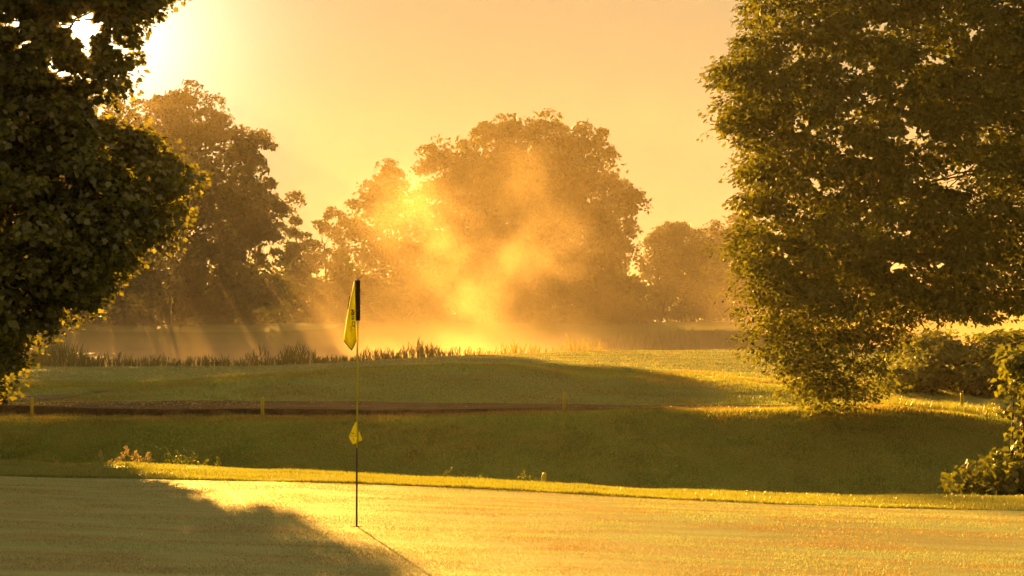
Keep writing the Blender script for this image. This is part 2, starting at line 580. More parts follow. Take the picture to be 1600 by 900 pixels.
# gravel track curling up from the path on the left
gp = [(-60, 628, 4), (0, 625, 4), (50, 623, 4), (98, 620, 3), (142, 614, 1.6), (180, 610, 0.6)]
V, Fc = [], []
for px_, py_, w_ in gp:
    for s_ in (1, -1):
        best = min(np.arange(51.9, 57, 0.02), key=lambda D: abs(z_of(py_ + s_ * w_, D) - gz((px_ - 800) / F * D, D)))
        x_ = (px_ - 800) / F * best
        V.append((x_, best, gz(x_, best) + 0.02))
Fc = [(2 * i, 2 * i + 2, 2 * i + 3, 2 * i + 1) for i in range(len(gp) - 1)]
tr = mesh_py('gravel_track', V, Fc, M['gravel'])
tr['kind'] = 'structure'


# ------------------------------------------------------------------ foliage machinery
def frames(nrm, rng):
    """random tangent frames for unit normals (n,3) -> t,b,n"""
    n = nrm / np.linalg.norm(nrm, axis=1, keepdims=True)
    r = rng.normal(size=n.shape)
    t = r - (r * n).sum(1, keepdims=True) * n
    t /= np.linalg.norm(t, axis=1, keepdims=True)
    b = np.cross(n, t)
    return t, b, n


LEAF_DIAMOND = (np.array([(0, 0, 0), (0.30, 0.45, 0.06), (0, 1, -0.05), (-0.30, 0.45, 0.06)]), [(0, 1, 2, 3)])
LEAF_OVAL = (np.array([(0, 0, 0), (0.27, 0.28, 0.05), (0.24, 0.66, 0.04), (0, 1, -0.08), (-0.24, 0.66, 0.04), (-0.27, 0.28, 0.05)]),
             [(0, 1, 2, 3), (0, 3, 4, 5)])
_mp = [(0, 0), (0.36, 0.02), (0.30, 0.20), (0.56, 0.42), (0.0, 1.0), (-0.56, 0.42), (-0.30, 0.20), (-0.36, 0.02)]
LEAF_MAPLE = (np.array([(x, y, 0.12 * abs(x) - 0.10 * y * y) for x, y in _mp]),
              [(0, 1, 2, 3), (0, 3, 4, 5), (0, 5, 6, 7)])


def leaves(name, P, N, S, leaf, mat, parent, rng, T=None):
    tv, tf = leaf
    t, b, n = frames(N, rng)
    if T is not None:                       # T: wanted direction of the blade's tip
        b = T - (T * n).sum(1, keepdims=True) * n
        b /= np.linalg.norm(b, axis=1, keepdims=True) + 1e-9
        t = np.cross(b, n)
    k = len(tv)
    V = (P[:, None, :] + S[:, None, None] * (tv[None, :, 0:1] * t[:, None, :] + tv[None, :, 1:2] * b[:, None, :] + tv[None, :, 2:3] * n[:, None, :]))
    base = (np.arange(len(P)) * k)[:, None, None]
    Fq = (base + np.array(tf)[None]).reshape(-1, 4)
    return mesh_np(name, V.reshape(-1, 3), Fq, 4, mat, parent)


def in_poly(P, poly):
    x, y = P[:, 0], P[:, 1]
    inside = np.zeros(len(P), bool)
    j = len(poly) - 1
    for i in range(len(poly)):
        xi, yi = poly[i]; xj, yj = poly[j]
        c = ((yi > y) != (yj > y)) & (x < (xj - xi) * (y - yi) / (yj - yi + 1e-12) + xi)
        inside ^= c
        j = i
    return inside


def edge_dist(P, poly):
    d = np.full(len(P), 1e9)
    for i in range(len(poly)):
        a = np.array(poly[i], float); b = np.array(poly[(i + 1) % len(poly)], float)
        ab = b - a
        t = np.clip(((P - a) @ ab) / (ab @ ab + 1e-9), 0, 1)
        d = np.minimum(d, np.linalg.norm(P - (a + t[:, None] * ab), axis=1))
    return d


def to_world(px, py, D):
    dx = (px - 800) / F; dy = (450 - py) / F
    c, s = math.cos(PITCH), math.sin(PITCH)
    ry = c - dy * s
    k = D / ry
    return np.stack([dx * k, np.broadcast_to(D, dx.shape) + 0 * dx, CAMZ + (s + dy * c) * k], 1)


def to_px(P):
    c, s = math.cos(PITCH), math.sin(PITCH)
    y = P[:, 1]; z = P[:, 2] - CAMZ
    f = y * c + z * s; u = -y * s + z * c
    return 800 + F * P[:, 0] / f, 450 - F * u / f


def crown_points(poly, D, depth, nclus, inset, rng, weight=None):
    poly = [tuple(p) for p in poly]
    a = np.array(poly)
    lo, hi = a.min(0), a.max(0)
    out = []
    tot = 0
    sc_ = D / F
    while tot < nclus:
        P = lo + rng.random((4000, 2)) * (hi - lo)
        P = P[in_poly(P, poly)]
        d = edge_dist(P, poly)
        k = d > inset / sc_ * (0.55 + 0.7 * rng.random(len(P)))
        if weight is not None:
            k &= rng.random(len(P)) < weight(P[:, 0], P[:, 1])
        P, d = P[k], d[k] * sc_
        T = depth * np.sqrt(np.clip(1 - (1 - np.clip(d / (depth * 0.9), 0, 1)) ** 2, 0.02, 1))
        off = (rng.random(len(P)) * 2 - 1) * T
        out.append(to_world(P[:, 0], P[:, 1], D + off))
        tot += len(P)
    return np.concatenate(out)[:nclus]


def limbs(root, trunk_base, trunk_top, r0, r1, C, rng, nl, bark, twig_r=0.02, trunk_sides=12, lean=0.25, hmin=0.12, rfac=0.28):
    """trunk (own part), and limbs running out to the foliage clusters"""
    tb, tt = Vector(trunk_base), Vector(trunk_top)
    tk = Tubes(trunk_sides)
    pts, rad = [], []
    for i in range(9):
        t = i / 8
        p = tb.lerp(tt, t) + Vector((math.sin(t * 5 + r0) * lean * t, math.cos(t * 4) * lean * t, 0))
        pts.append(p)
        rad.append((r0 * (1 - t) + r1 * t) * (1.35 if i == 0 else 1))
    tk.add(pts, rad)
    tk.build('trunk', bark, root)
    lb = Tubes(6)
    idx = rng.choice(len(C), min(nl, len(C)), replace=False)
    ends = []
    for i in idx:
        e = Vector(C[i])
        h = max(hmin, min(0.95, ((e.z - tb.z) / max(tt.z - tb.z, 0.1)) * 0.75))
        k = h * 8; a = int(min(k, 7)); s = pts[a].lerp(pts[a + 1], k - a)
        mid = s.lerp(e, 0.5) + Vector((0, 0, (e - s).length * 0.12)) + Vector(rng.normal(size=3)) * 0.06 * (e - s).length
        q = [s, s.lerp(mid, 0.55), mid, mid.lerp(e, 0.55), e]
        rr = max(twig_r * 2.2, r0 * rfac * (1 - 0.6 * h))
        lb.add(q, [rr, rr * 0.75, rr * 0.55, rr * 0.35, twig_r * 0.7])
        ends.append(q)
    lb.build('limbs', bark, root)['kind'] = 'stuff'
    return ends


def broadleaf(name, label, D, poly, base_px, base_z, depth, nclus, cr, per, ls, leaf, mat, r0, rng, group=None,
              top_px=None, nl=24, inset=None, jag=0.55, drop=None, zfloor=None, flat=0.6, shell=0.35, cat='tree', up=0.8):
    bx = (base_px - 800) / F * D
    root = empty(name, (bx, D, base_z))
    tag(root, label, cat, group)
    nclus = int(nclus * 1.45)
    if cat == 'tree' and nclus > 130:    # rounded boughs first, leaf clusters over each bough, then single clusters between
        lr = cr * 1.5
        nb = int(nclus * 0.4) // 8
        C = np.repeat(crown_points(poly, D, depth, nb, lr * 0.5, rng), 8, 0)
        dd = rng.normal(size=(len(C), 3)); dd /= np.linalg.norm(dd, axis=1, keepdims=True)
        dd[:, 2] = np.where(dd[:, 2] < -0.2, -dd[:, 2], dd[:, 2])
        C = C + dd * lr * (0.35 + 0.5 * rng.random((len(C), 1))) * np.array([1, 1, 0.8])
        C = np.concatenate([C, crown_points(poly, D, depth, nclus - len(C), cr * 0.5, rng)])
        cr = cr * 0.85
    else:
        C = crown_points(poly, D, depth, nclus, cr * 0.8 if inset is None else inset, rng)
    a = np.array(poly)
    ty = a[:, 1].min() * 0.62 + a[:, 1].max() * 0.38
    tp = at(top_px if top_px is not None else base_px, ty, D)
    limbs(root, (bx, D, base_z - 0.15), tp, r0, r0 * 0.3, C, rng, nl, M['bark'])
    n = nclus * per
    d = rng.normal(size=(n, 3)); d /= np.linalg.norm(d, axis=1, keepdims=True)
    d[:, 2] = np.where(d[:, 2] < -0.35, -d[:, 2], d[:, 2])
    rr = cr * (0.5 + 0.8 * np.repeat(rng.random(nclus) ** 1.2, per)) * (shell + (1 - shell) * rng.random(n)) ** 0.6
    P = np.repeat(C, per, 0) + d * rr[:, None] * np.array([1, 1, flat])
    N = d + rng.normal(size=(n, 3)) * 0.55 + np.array([0, 0, up])
    S = ls * (0.6 + 0.7 * rng.random(n))
    if cat == 'tree' and nclus > 130:
        Ci = crown_points(poly, D, depth * 0.8, int(nclus * 0.6), cr * 2.2, rng)
        ni = len(Ci) * 40
        P = np.concatenate([P, np.repeat(Ci, 40, 0) + np.clip(rng.normal(size=(ni, 3)), -1.4, 1.4) * cr * 0.8])
        N = np.concatenate([N, rng.normal(size=(ni, 3))]); S = np.concatenate([S, ls * 1.5 * (0.6 + 0.6 * rng.random(ni))])
    if drop is not None:
        k = ~drop(P)
        P, N, S = P[k], N[k], S[k]
    cr_o = leaves('crown', P, N, S, leaf, mat, root, rng)
    cr_o['kind'] = 'stuff'
    return root


# ------------------------------------------------------------------ far trees round the pond
rng = np.random.default_rng(5)
FT = 'far trees beyond the pond'
far = [
    # name, label, D, polygon, base px, depth, nclus
    ('linden_tree', 'huge domed tree at left behind the misty pond, just right of the near maple', 192,
     [(40, 540), (40, 260), (90, 165), (140, 145), (190, 150), (232, 136), (290, 122), (338, 148), (372, 180), (402, 222), (440, 258), (452, 300), (455, 380), (460, 450), (440, 515), (300, 525)], 290, 8.5, 500),
    ('birch_tree', 'small spiky tree top peeping out beside the domed tree on the left', 226,
     [(446, 520), (444, 340), (452, 290), (461, 268), (470, 300), (476, 350), (490, 420), (490, 520)], 466, 2.5, 50),
    ('birch_tree', 'low pointed tree in the middle of the gap between the two tall tree groups', 232,
     [(474, 520), (470, 350), (486, 318), (508, 294), (522, 318), (545, 335), (560, 420), (560, 520)], 510, 3, 70),
    ('linden_tree', 'short round-topped tree at the left foot of the central tree group', 208,
     [(520, 520), (528, 310), (545, 282), (575, 256), (605, 250), (640, 262), (668, 300), (690, 400), (680, 520)], 600, 5, 102),
    ('linden_tree', 'middle tree of the central group with a stepped rounded crown', 204,
     [(640, 520), (650, 330), (648, 245), (668, 222), (700, 205), (735, 196), (770, 198), (800, 240), (810, 400), (800, 520)], 720, 6, 170),
    ('linden_tree', 'tallest broad tree of the central group, right behind the golden steam', 200,
     [(760, 520), (755, 300), (765, 205), (795, 176), (830, 184), (865, 176), (905, 186), (945, 200), (965, 232), (985, 262), (1000, 305), (1004, 350), (1002, 420), (990, 490), (960, 515)], 880, 8, 330),
    ('oak_tree', 'pale hazy tree with a visible trunk in the gap left of the beech', 268,
     [(980, 500), (996, 420), (1004, 372), (1028, 352), (1052, 342), (1078, 352), (1100, 362), (1125, 388), (1140, 430), (1140, 500)], 1082, 5, 140),
    ('oak_tree', 'farthest hazy tree whose crown meets the left edge of the beech', 300,
     [(1080, 470), (1085, 370), (1098, 345), (1120, 336), (1150, 330), (1190, 350), (1220, 400), (1230, 490), (1140, 492)], 1150, 6, 130),
    ('oak_tree', 'hazy far tree seen only in gaps of the beech foliage', 300,
     [(1210, 500), (1215, 380), (1260, 350), (1330, 360), (1390, 400), (1400, 490)], 1300, 6, 110),
    ('linden_tree', 'far tree glimpsed under the maple at the left edge', 190,
     [(-300, 530), (-310, 240), (-220, 140), (-100, 110), (0, 120), (70, 170), (110, 300), (110, 530)], -80, 7, 280),
]
for nm, lb, D, poly, bpx, dep, nc in far:
    broadleaf(nm, lb, D, poly, bpx, gz((bpx - 800) / F * D, D), dep, nc, 1.55 if nc > 100 else 1.0, 118 if nc > 100 else 80,
              0.46, LEAF_DIAMOND, M['linden'], 0.45 if nc > 100 else 0.2, rng, group=FT, shell=0.5, flat=0.75, nl=16, up=0.1)

# low undergrowth beneath the far trees
ub = [(200, 480, 75, 40, 208), (330, 475, 90, 40, 208), (480, 475, 85, 50, 205), (600, 485, 80, 45, 196), (715, 490, 80, 40, 192), (860, 485, 90, 45, 192), (955, 480, 60, 45, 196),
      (1030, 492, 45, 12, 250), (1090, 490, 50, 14, 250), (1140, 492, 40, 10, 255)]
ulab = ['low dark bush below the domed tree at its left', 'low dark bush below the middle of the domed tree', 'low bush under the gap between the far tree groups',
        'low bush under the short round-topped far tree', 'low bush under the stepped far tree', 'low bush under the left half of the tallest far tree', 'low bush under the right flank of the tallest far tree',
        'low hedge bush left of the pale hazy tree trunk', 'low hedge bush right of the pale hazy tree trunk', 'low hedge bush beside the left edge of the beech']
for (px_, py_, w_, h_, D), lb in zip(ub, ulab):
    poly = [(px_ - w_, py_ + h_), (px_ - w_ * 0.9, py_ - h_ * 0.3), (px_ - w_ * 0.4, py_ - h_), (px_ + w_ * 0.2, py_ - h_ * 0.8), (px_ + w_ * 0.75, py_ - h_ * 0.5), (px_ + w_, py_ + h_)]
    broadleaf('undergrowth_bush', lb, D, poly, px_, gz((px_ - 800) / F * D, D), 2.5, 45, 0.8, 70, 0.35, LEAF_DIAMOND, M['linden'], 0.08, rng,
              group='bushes beneath the far trees', nl=6, cat='bush')

# far-off wood that closes the view behind the trees (one mass)
wr = np.random.default_rng(77)
Wp = []
for (x0, x1, tp0, D0, nn) in [(-700, 1010, 415, 250, 26000), (960, 2300, 440, 340, 18000)]:
    pxs = x0 + (x1 - x0) * wr.random(nn)
    dd = D0 + wr.random(nn) * 14
    top = tp0 + 22 * vnoise(pxs / 38, pxs * 0, 8) + 10 * vnoise(pxs / 12, pxs * 0, 9)
    pys = top + (512 - top) * wr.random(nn) ** 0.8
    Wp.append(to_world(pxs, pys, dd))
Wp = np.concatenate(Wp)
o = leaves('woodland', Wp, wr.normal(size=Wp.shape) + np.array([0, -0.4, 0.2]), 0.7 + 0.5 * wr.random(len(Wp)), LEAF_DIAMOND, M['linden'], None, wr)
tag(o, 'dim far-off wood behind the tree groups across the pond', 'woodland', kind='stuff')

# leaning dead stem beside the pale tree
D = 240
root = empty('dead_tree', at(1033, 500, D)); tag(root, 'thin bare leaning stem beside the pale hazy tree', 'tree')
tb = Tubes(6)
tb.add([at(1033, 503, D), at(1038, 475, D), at(1046, 440, D)], [0.16, 0.12, 0.04]); tb.build('trunk', M['bark'], root)
tb = Tubes(5)
tb.add([at(1037, 480, D), at(1030, 465, D), at(1022, 458, D)], [0.07, 0.05, 0.02])
tb.add([at(1040, 468, D), at(1048, 460, D), at(1056, 457, D)], [0.06, 0.04, 0.02])
tb.add([at(1043, 455, D), at(1040, 446, D), at(1036, 440, D)], [0.05, 0.03, 0.02])
tb.build('branches', M['bark'], root)

# ------------------------------------------------------------------ near maple on the left
rng = np.random.default_rng(21)
DM = 38.0
DMT = 49.5
MAPLE = [(290, -120), (280, -20), (274, 12), (248, 24), (226, 32), (216, 70), (208, 105), (196, 132), (184, 160), (200, 182), (238, 196), (276, 226),
         (302, 266), (292, 300), (286, 345), (274, 376), (226, 388), (200, 434), (162, 470), (150, 506), (116, 500), (88, 524), (58, 540), (34, 560),
         (26, 590), (20, 618), (2, 612), (-40, 560), (-160, 545), (-300, 540), (-440, 440), (-520, 200), (-500, -100), (-380, -320), (-150, -430), (60, -410), (220, -280)]


def maple_drop(P, pad=2.0):
    x, y = to_px(P)
    h1 = ((x - 131) / 25) ** 2 + ((y - 42) / 27) ** 2 < 1 + 0.35 * np.sin(np.arctan2(y - 42, x - 131) * 5 + 1)
    h2 = ((x - 137) / 9) ** 2 + ((y - 78) / 14) ** 2 < 1
    h3 = ((x - 98) / 16) ** 2 + ((y - 38) / 7) ** 2 < 1
    sp = np.zeros(len(x), bool)
    for cx, cyy, rx, ry in SPOTS:
        sp |= ((x - cx) / (rx + pad)) ** 2 + ((y - cyy) / (ry + pad)) ** 2 < 1
    return h1 | h2 | h3 | sp


_r = np.random.default_rng(3)
SPOTS = []
for (x0, y0, x1, y1, w, nn) in [(72, 92, 160, 152, 12, 26), (0, 12, 45, 52, 12, 14), (160, 30, 185, 70, 12, 7), (145, 168, 210, 190, 8, 22), (30, 60, 60, 80, 10, 7),
                                (95, 265, 112, 300, 10, 8), (160, 205, 240, 290, 26, 14), (5, 305, 40, 400, 16, 16), (20, 430, 60, 520, 20, 18), (185, 30, 205, 100, 10, 5)]:
    for k in range(nn):
        t = _r.random()
        SPOTS.append((x0 + (x1 - x0) * t + _r.normal() * w * 0.6, y0 + (y1 - y0) * t + _r.normal() * w * 0.6, 1.6 + 2.6 * _r.random(), 1.4 + 2.2 * _r.random()))

bx = (-13 - 800) / F * DMT
base_z = gz(bx, DMT)
maple = empty('maple_tree', (bx, DMT, base_z))
tag(maple, 'dark maple filling the left edge with the sun shining through a hole in its crown', 'tree')


def near_crown(poly, D, depth, nvis, nout, rng, vis):
    """denser clusters where the frame sees the crown"""
    C = crown_points(poly, D, depth, nvis, 0.35, rng, weight=vis)
    Co = crown_points(poly, D, depth, nout, 0.6, rng, weight=lambda x, y: (vis(x, y) == 0) * 1.0)
    return C, Co


mvis = lambda x, y: ((x > -40) & (y > -60)).astype(float)
C, Co = near_crown(MAPLE, DM, 4.2, 900, 800, rng, mvis)
limbs(maple, (bx, DMT, base_z - 0.2), at(-90, -300, DM + 2), 0.36, 0.12, np.concatenate([C, Co]), rng, 70, M['bark'], twig_r=0.014, hmin=0.25, rfac=0.2)


def spray(C, per, cr, ls, rng, flat=0.45, droop=0.35, shell=0.2):
    n = len(C) * per
    d = rng.normal(size=(n, 3)); d /= np.linalg.norm(d, axis=1, keepdims=True)
    rr = cr * (0.6 + 0.8 * np.repeat(rng.random(len(C)), per)) * (shell + (1 - shell) * rng.random(n)) ** 0.5
    P = np.repeat(C, per, 0) + d * rr[:, None] * np.array([1, 1, flat])
    P[:, 2] -= droop * (np.hypot(d[:, 0], d[:, 1]) * rr) ** 2
    N = d * 0.4 + rng.normal(size=(n, 3)) * 0.5 + np.array([0, 0, 0.7])
    T = d * np.array([1, 1, 0.2]) + rng.normal(size=(n, 3)) * 0.4 + np.array([0, 0, -0.6])
    S = ls * (0.65 + 0.6 * rng.random(n))
    return P, N, S, T


P, N, S, T = spray(C, 82, 0.46, 0.12, rng)
k = ~maple_drop(P)
o = leaves('crown', P[k], N[k], S[k], LEAF_MAPLE, M['maple'], maple, rng, T[k]); o['kind'] = 'stuff'
P, N, S, T = spray(Co, 60, 0.8, 0.29, rng)
k = ~maple_drop(P)
o = leaves('outer_crown', P[k], N[k], S[k], LEAF_DIAMOND, M['maple'], maple, rng, T[k]); o['kind'] = 'stuff'

Cf = crown_points(MAPLE, DM, 2.2, 900, 0.0, rng, weight=mvis)
cfx, cfy = to_px(Cf)
Cf = Cf[edge_dist(np.stack([cfx, cfy], 1), MAPLE) < 20]
P, N, S, T = spray(Cf, 15, 0.34, 0.115, rng, flat=0.55, droop=0.8)
k = ~maple_drop(P)
o = leaves('edge_twigs', P[k], N[k], S[k], LEAF_MAPLE, M['maple'], maple, rng, T[k]); o['kind'] = 'stuff'
Ci = crown_points(MAPLE, DM, 3.4, 330, 1.0, rng)
P, N, S, T = spray(Ci, 90, 0.75, 0.18, rng, flat=0.8)
k = ~maple_drop(P, 8.0)
o = leaves('inner_crown', P[k], N[k], S[k], LEAF_DIAMOND, M['maple'], maple, rng, T[k]); o['kind'] = 'stuff'

# ------------------------------------------------------------------ near beech on the right
rng = np.random.default_rng(33)
DB = 44.0
BEECH = [(1180, -160), (1140, -40), (1136, 8), (1160, 30), (1150, 52), (1136, 72), (1100, 104), (1112, 130), (1126, 160), (1114, 192), (1140, 226), (1158, 262), (1152, 305),
         (1132, 342), (1120, 388), (1142, 404), (1166, 430), (1160, 458), (1136, 470), (1172, 486), (1182, 500), (1158, 540), (1178, 560), (1182, 590), (1226, 604), (1250, 628),
         (1290, 652), (1330, 640), (1366, 632), (1384, 590), (1376, 545), (1400, 505), (1450, 496), (1520, 520), (1570, 500), (1640, 520), (1800, 520), (2050, 470), (2180, 200), (2160, -250), (1950, -560),
         (1650, -640), (1350, -480)]
bx = (1690 - 800) / F * (DB + 1)
bzz = gz(bx, DB + 1)
beech = empty('beech_tree', (bx, DB + 1, bzz))
tag(beech, 'big dark beech filling the right side with boughs hanging over the bank', 'tree')
bvis = lambda x, y: ((x < 1640) & (y > -40)) * np.where((y > 520) & (x < 1420), 0.55, 1.0)
_r = np.random.default_rng(9)
BSP = []
for (x0, y0, x1, y1, w, nn) in [(1300, 105, 1365, 105, 8, 12), (1350, 35, 1385, 45, 8, 12), (1240, 180, 1270, 210, 12, 8), (1290, 215, 1350, 240, 16, 16), (1385, 225, 1435, 205, 9, 16), (1260, 275, 1290, 290, 12, 14),
                                (1440, 95, 1480, 92, 7, 14), (1470, 280, 1545, 260, 12, 14), (1500, 20, 1525, 60, 12, 12), (1320, 160, 1350, 190, 14, 9), (1400, 170, 1470, 240, 18, 18), (1310, 290, 1420, 370, 30, 12), (1480, 285, 1500, 290, 10, 10), (1160, 340, 1260, 400, 30, 14),
                                (1390, 415, 1410, 410, 7, 10), (1450, 415, 1470, 415, 7, 8)]:
    for k in range(nn):
        t = _r.random()
        BSP.append((x0 + (x1 - x0) * t + _r.normal() * w * 0.7, y0 + (y1 - y0) * t + _r.normal() * w * 0.5, 1.6 + 3.0 * _r.random(), 1.2 + 2.0 * _r.random()))


def beech_drop(P):
    x, y = to_px(P)
    sp = np.zeros(len(x), bool)
    for cx, cyy, rx, ry in BSP:
        sp |= ((x - cx) / (rx + 2.0)) ** 2 + ((y - cyy) / (ry + 1.8)) ** 2 < 1
    return sp


C, Co = near_crown(BEECH, DB, 4.0, 1300, 480, rng, bvis)
limbs(beech, (bx, DB + 1, bzz - 0.2), at(1720, -480, DB + 1), 0.40, 0.10, np.concatenate([C, Co]), rng, 46, M['bark'], twig_r=0.010, hmin=0.38, rfac=0.12)
P, N, S, T = spray(C, 100, 0.56, 0.132, rng, flat=0.42, droop=0.6)
k = ~beech_drop(P)
o = leaves('crown', P[k], N[k], S[k], LEAF_OVAL, M['beech'], beech, rng, T[k]); o['kind'] = 'stuff'
P, N, S, T = spray(Co, 60, 1.0, 0.26, rng, flat=0.4)
o = leaves('outer_crown', P, N, S, LEAF_DIAMOND, M['beech'], beech, rng, T); o['kind'] = 'stuff'

Ci = crown_points(BEECH, DB, 3.0, 200, 1.1, rng)
P, N, S, T = spray(Ci, 60, 0.7, 0.22, rng, flat=0.8)
k = ~beech_drop(P)
o = leaves('inner_crown', P[k], N[k], S[k], LEAF_DIAMOND, M['beech'], beech, rng, T[k]); o['kind'] = 'stuff'
Cf = crown_points(BEECH, DB, 2.0, 900, 0.0, rng, weight=lambda x, y: ((x < 1420) & (y > -40)) * 1.0)
cfx, cfy = to_px(Cf)
ed = edge_dist(np.stack([cfx, cfy], 1), BEECH)
Cf = Cf[ed < 22]
Cf = Cf[::2]
P, N, S, T = spray(Cf, 20, 0.55, 0.12, rng, flat=0.22, droop=0.5)
o = leaves('edge_twigs', P, N, S, LEAF_OVAL, M['beech'], beech, rng, T); o['kind'] = 'stuff'

# hanging boughs of the beech: twigs with leaves along them
tw = Tubes(5)
LP, LN, LS, LT = [], [], [], []
for (x0, y0, x1, y1, dd, rr) in [(1420, 470, 1290, 560, 0, .02), (1290, 560, 1255, 625, 0, .01), (1330, 520, 1335, 640, .6, .012), (1335, 600, 1300, 652, .6, .008), (1400, 500, 1368, 630, -.8, .012),
                                 (1360, 480, 1230, 590, 1.0, .014), (1300, 500, 1190, 575, 0.2, .012), (1280, 440, 1160, 545, -.5, .012), (1430, 500, 1385, 560, .3, .01), (1345, 560, 1352, 628, -.4, .008),
                                 (1250, 420, 1140, 470, .4, .012), (1310, 560, 1240, 612, -.7, .008), (1380, 560, 1345, 645, 1.2, .008), (1420, 520, 1372, 600, .9, .01)]:
    a, b = at(x0, y0, DB + dd), at(x1, y1, DB + dd + rng.normal() * 0.4)
    q = []
    for i in range(7):
        t = i / 6
        p = a.lerp(b, t) + Vector((0, 0, 0.25 * math.sin(t * math.pi))) + Vector(rng.normal(size=3)) * 0.03
        q.append(p)
    tw.add(q, [rr * (1 - 0.8 * i / 6) + 0.003 for i in range(7)])
    for i in range(6):
        for s in range(34):
            t = rng.random()
            p = q[i].lerp(q[i + 1], t)
            off = rng.normal(size=3) * np.array([0.22, 0.22, 0.12])
            LP.append(np.array(p) + off); LN.append(rng.normal(size=3) * 0.6 + np.array([0, 0, 0.6]))
            LT.append(off * 2 + np.array([0, 0, -0.25])); LS.append(0.12 * (0.6 + 0.6 * rng.random()))
tw.build('hanging_twigs', M['bark'], beech)
o = leaves('hanging_leaves', np.array(LP), np.array(LN), np.array(LS), LEAF_OVAL, M['beech'], beech, rng, np.array(LT)); o['kind'] = 'stuff'

# ------------------------------------------------------------------ bushes on the right
rng = np.random.default_rng(41)
D = 58
poly = [(1376, 636), (1380, 585), (1392, 545), (1420, 520), (1460, 512), (1500, 530), (1545, 520), (1600, 510), (1680, 520), (1700, 640)]
broadleaf('hazel_bush', 'sunlit yellow-green bush beyond the path, under the beech boughs', D, poly, 1500, gz(14.5, D), 2.2, 150, 0.55, 80, 0.17, LEAF_OVAL, M['bush'], 0.08, rng,
          nl=24, cat='bush', flat=0.7, inset=0.3)

D = 26.8
sx = (1590 - 800) / F * D
sz = gz(sx, D)
shrub = empty('sycamore_shrub', (sx, D, sz)); tag(shrub, 'leafy shrub at the right edge just behind the putting green', 'bush')
SHR = [(1476, 748), (1490, 724), (1530, 716), (1556, 700), (1580, 690), (1590, 660), (1566, 650), (1552, 628), (1576, 606), (1552, 582), (1566, 552), (1600, 530), (1640, 520), (1720, 570), (1760, 700), (1740, 800), (1500, 800), (1480, 776)]
C = crown_points(SHR, D, 1.3, 300, 0.10, rng)
sb = Tubes(5)
for i in range(22):
    e = Vector(C[rng.integers(len(C))]); s = Vector((sx + rng.normal() * 0.25, D + rng.normal() * 0.2, sz - 0.1))
    mid = s.lerp(e, 0.5) + Vector((0, 0, 0.2))
    sb.add([s, s.lerp(mid, 0.6), mid, mid.lerp(e, 0.6), e], [0.025, 0.02, 0.016, 0.010, 0.004])
sb.build('stems', M['bark'], shrub)
P, N, S, T = spray(C, 24, 0.24, 0.105, rng, flat=0.6)
x, y = to_px(P)
front = (x < 1600) & (x > 1470) & (P[:, 1] < D - 0.1)
order = np.argsort(np.where(front, P[:, 1] - 0.004 * (1600 - x), 1e9))[:260]
mask = np.zeros(len(P), bool); mask[order] = True
o = leaves('foliage', P[~mask], N[~mask], S[~mask], LEAF_MAPLE, M['bush'], shrub, rng, T[~mask]); o['kind'] = 'stuff'
lme = bpy.data.meshes.new('leaf')
lme.from_pydata([tuple(v) for v in LEAF_MAPLE[0]], [], LEAF_MAPLE[1]); lme.materials.append(M['bush'])
from mathutils import Matrix
for i in order:
    nn = Vector(N[i]).normalized(); bb = Vector(T[i]); bb = (bb - nn * bb.dot(nn)).normalized(); tt = bb.cross(nn)
    o = bpy.data.objects.new('leaf', lme); COL.objects.link(o); o.parent = shrub
    mt = Matrix((tt, bb, nn)).transposed().to_4x4() @ Matrix.Scale(float(S[i]), 4)
    mt.translation = Vector(P[i]) - Vector(shrub.location)
    o.matrix_basis = mt


# ------------------------------------------------------------------ grass blades (real geometry)
def blades(name, x0, x1, y0, y1, n, h, w, mat, rng, dens=None, lean=0.35, label=None):
    """triangular blades; x limits are photo columns so the density is even across the view"""
    Y = y0 + (y1 - y0) * rng.random(n)
    X = (x0 + (x1 - x0) * rng.random(n) - 800) / F * Y
    if dens is not None:
        k = rng.random(n) < dens(X, Y)
        X, Y = X[k], Y[k]
    n = len(X)
    Z = ground_z(X, Y)
    hh = h * (0.45 + 0.9 * rng.random(n)) * (0.8 + 0.5 * vnoise(X * 2.1, Y * 2.1, 5))
    a = rng.random(n) * 2 * np.pi
    dx, dy = np.cos(a) * w / 2, np.sin(a) * w / 2
    l1 = rng.normal(size=(n, 2)) * lean * hh[:, None]
    B = np.stack([X, Y, Z - 0.003], 1)
    V = np.stack([B + np.stack([dx, dy, 0 * dx], 1), B - np.stack([dx, dy, 0 * dx], 1), B + np.stack([l1[:, 0], l1[:, 1], hh + 0.003], 1)], 1).reshape(-1, 3)
    o = mesh_np(name, V, np.arange(3 * n).reshape(-1, 3), 3, mat)
    tag(o, label, 'grass', kind='stuff')
    return o


rng = np.random.default_rng(51)
blades('green_grass', -60, 1660, 12.2, 21.5, 230000, 0.013, 0.006, M['green_blade'], rng, lean=0.7, label='closely mown dewy grass of the putting green')
blades('fringe_grass', -150, 1750, 21.55, 25.2, 130000, 0.042, 0.008, M['blade'], rng, label='short sunlit grass collar along the far edge of the putting green')
blades('collar_grass', -150, 1750, 21.48, 21.62, 14000, 0.05, 0.008, M['blade'], rng, lean=0.3, label='slightly taller grass lip where the collar meets the putting green')
blades('bank_grass', -100, 1700, 37, 47.9, 130000, 0.075, 0.016, M['bank_blade'], rng, lean=0.6, label='shaded mown grass on the bank behind the putting green')
blades('edge_grass', -150, 1750, 47.2, 48.0, 16000, 0.11, 0.012, M['blade_dry'], rng, lean=0.6, label='dry grass along the lip of the bank below the dirt path')
blades('bank_top_grass', 1380, 1560, 46.5, 50.5, 9000, 0.20, 0.014, M['blade'], rng, lean=0.4, label='longer sunlit grass on the bank top under the beech boughs')
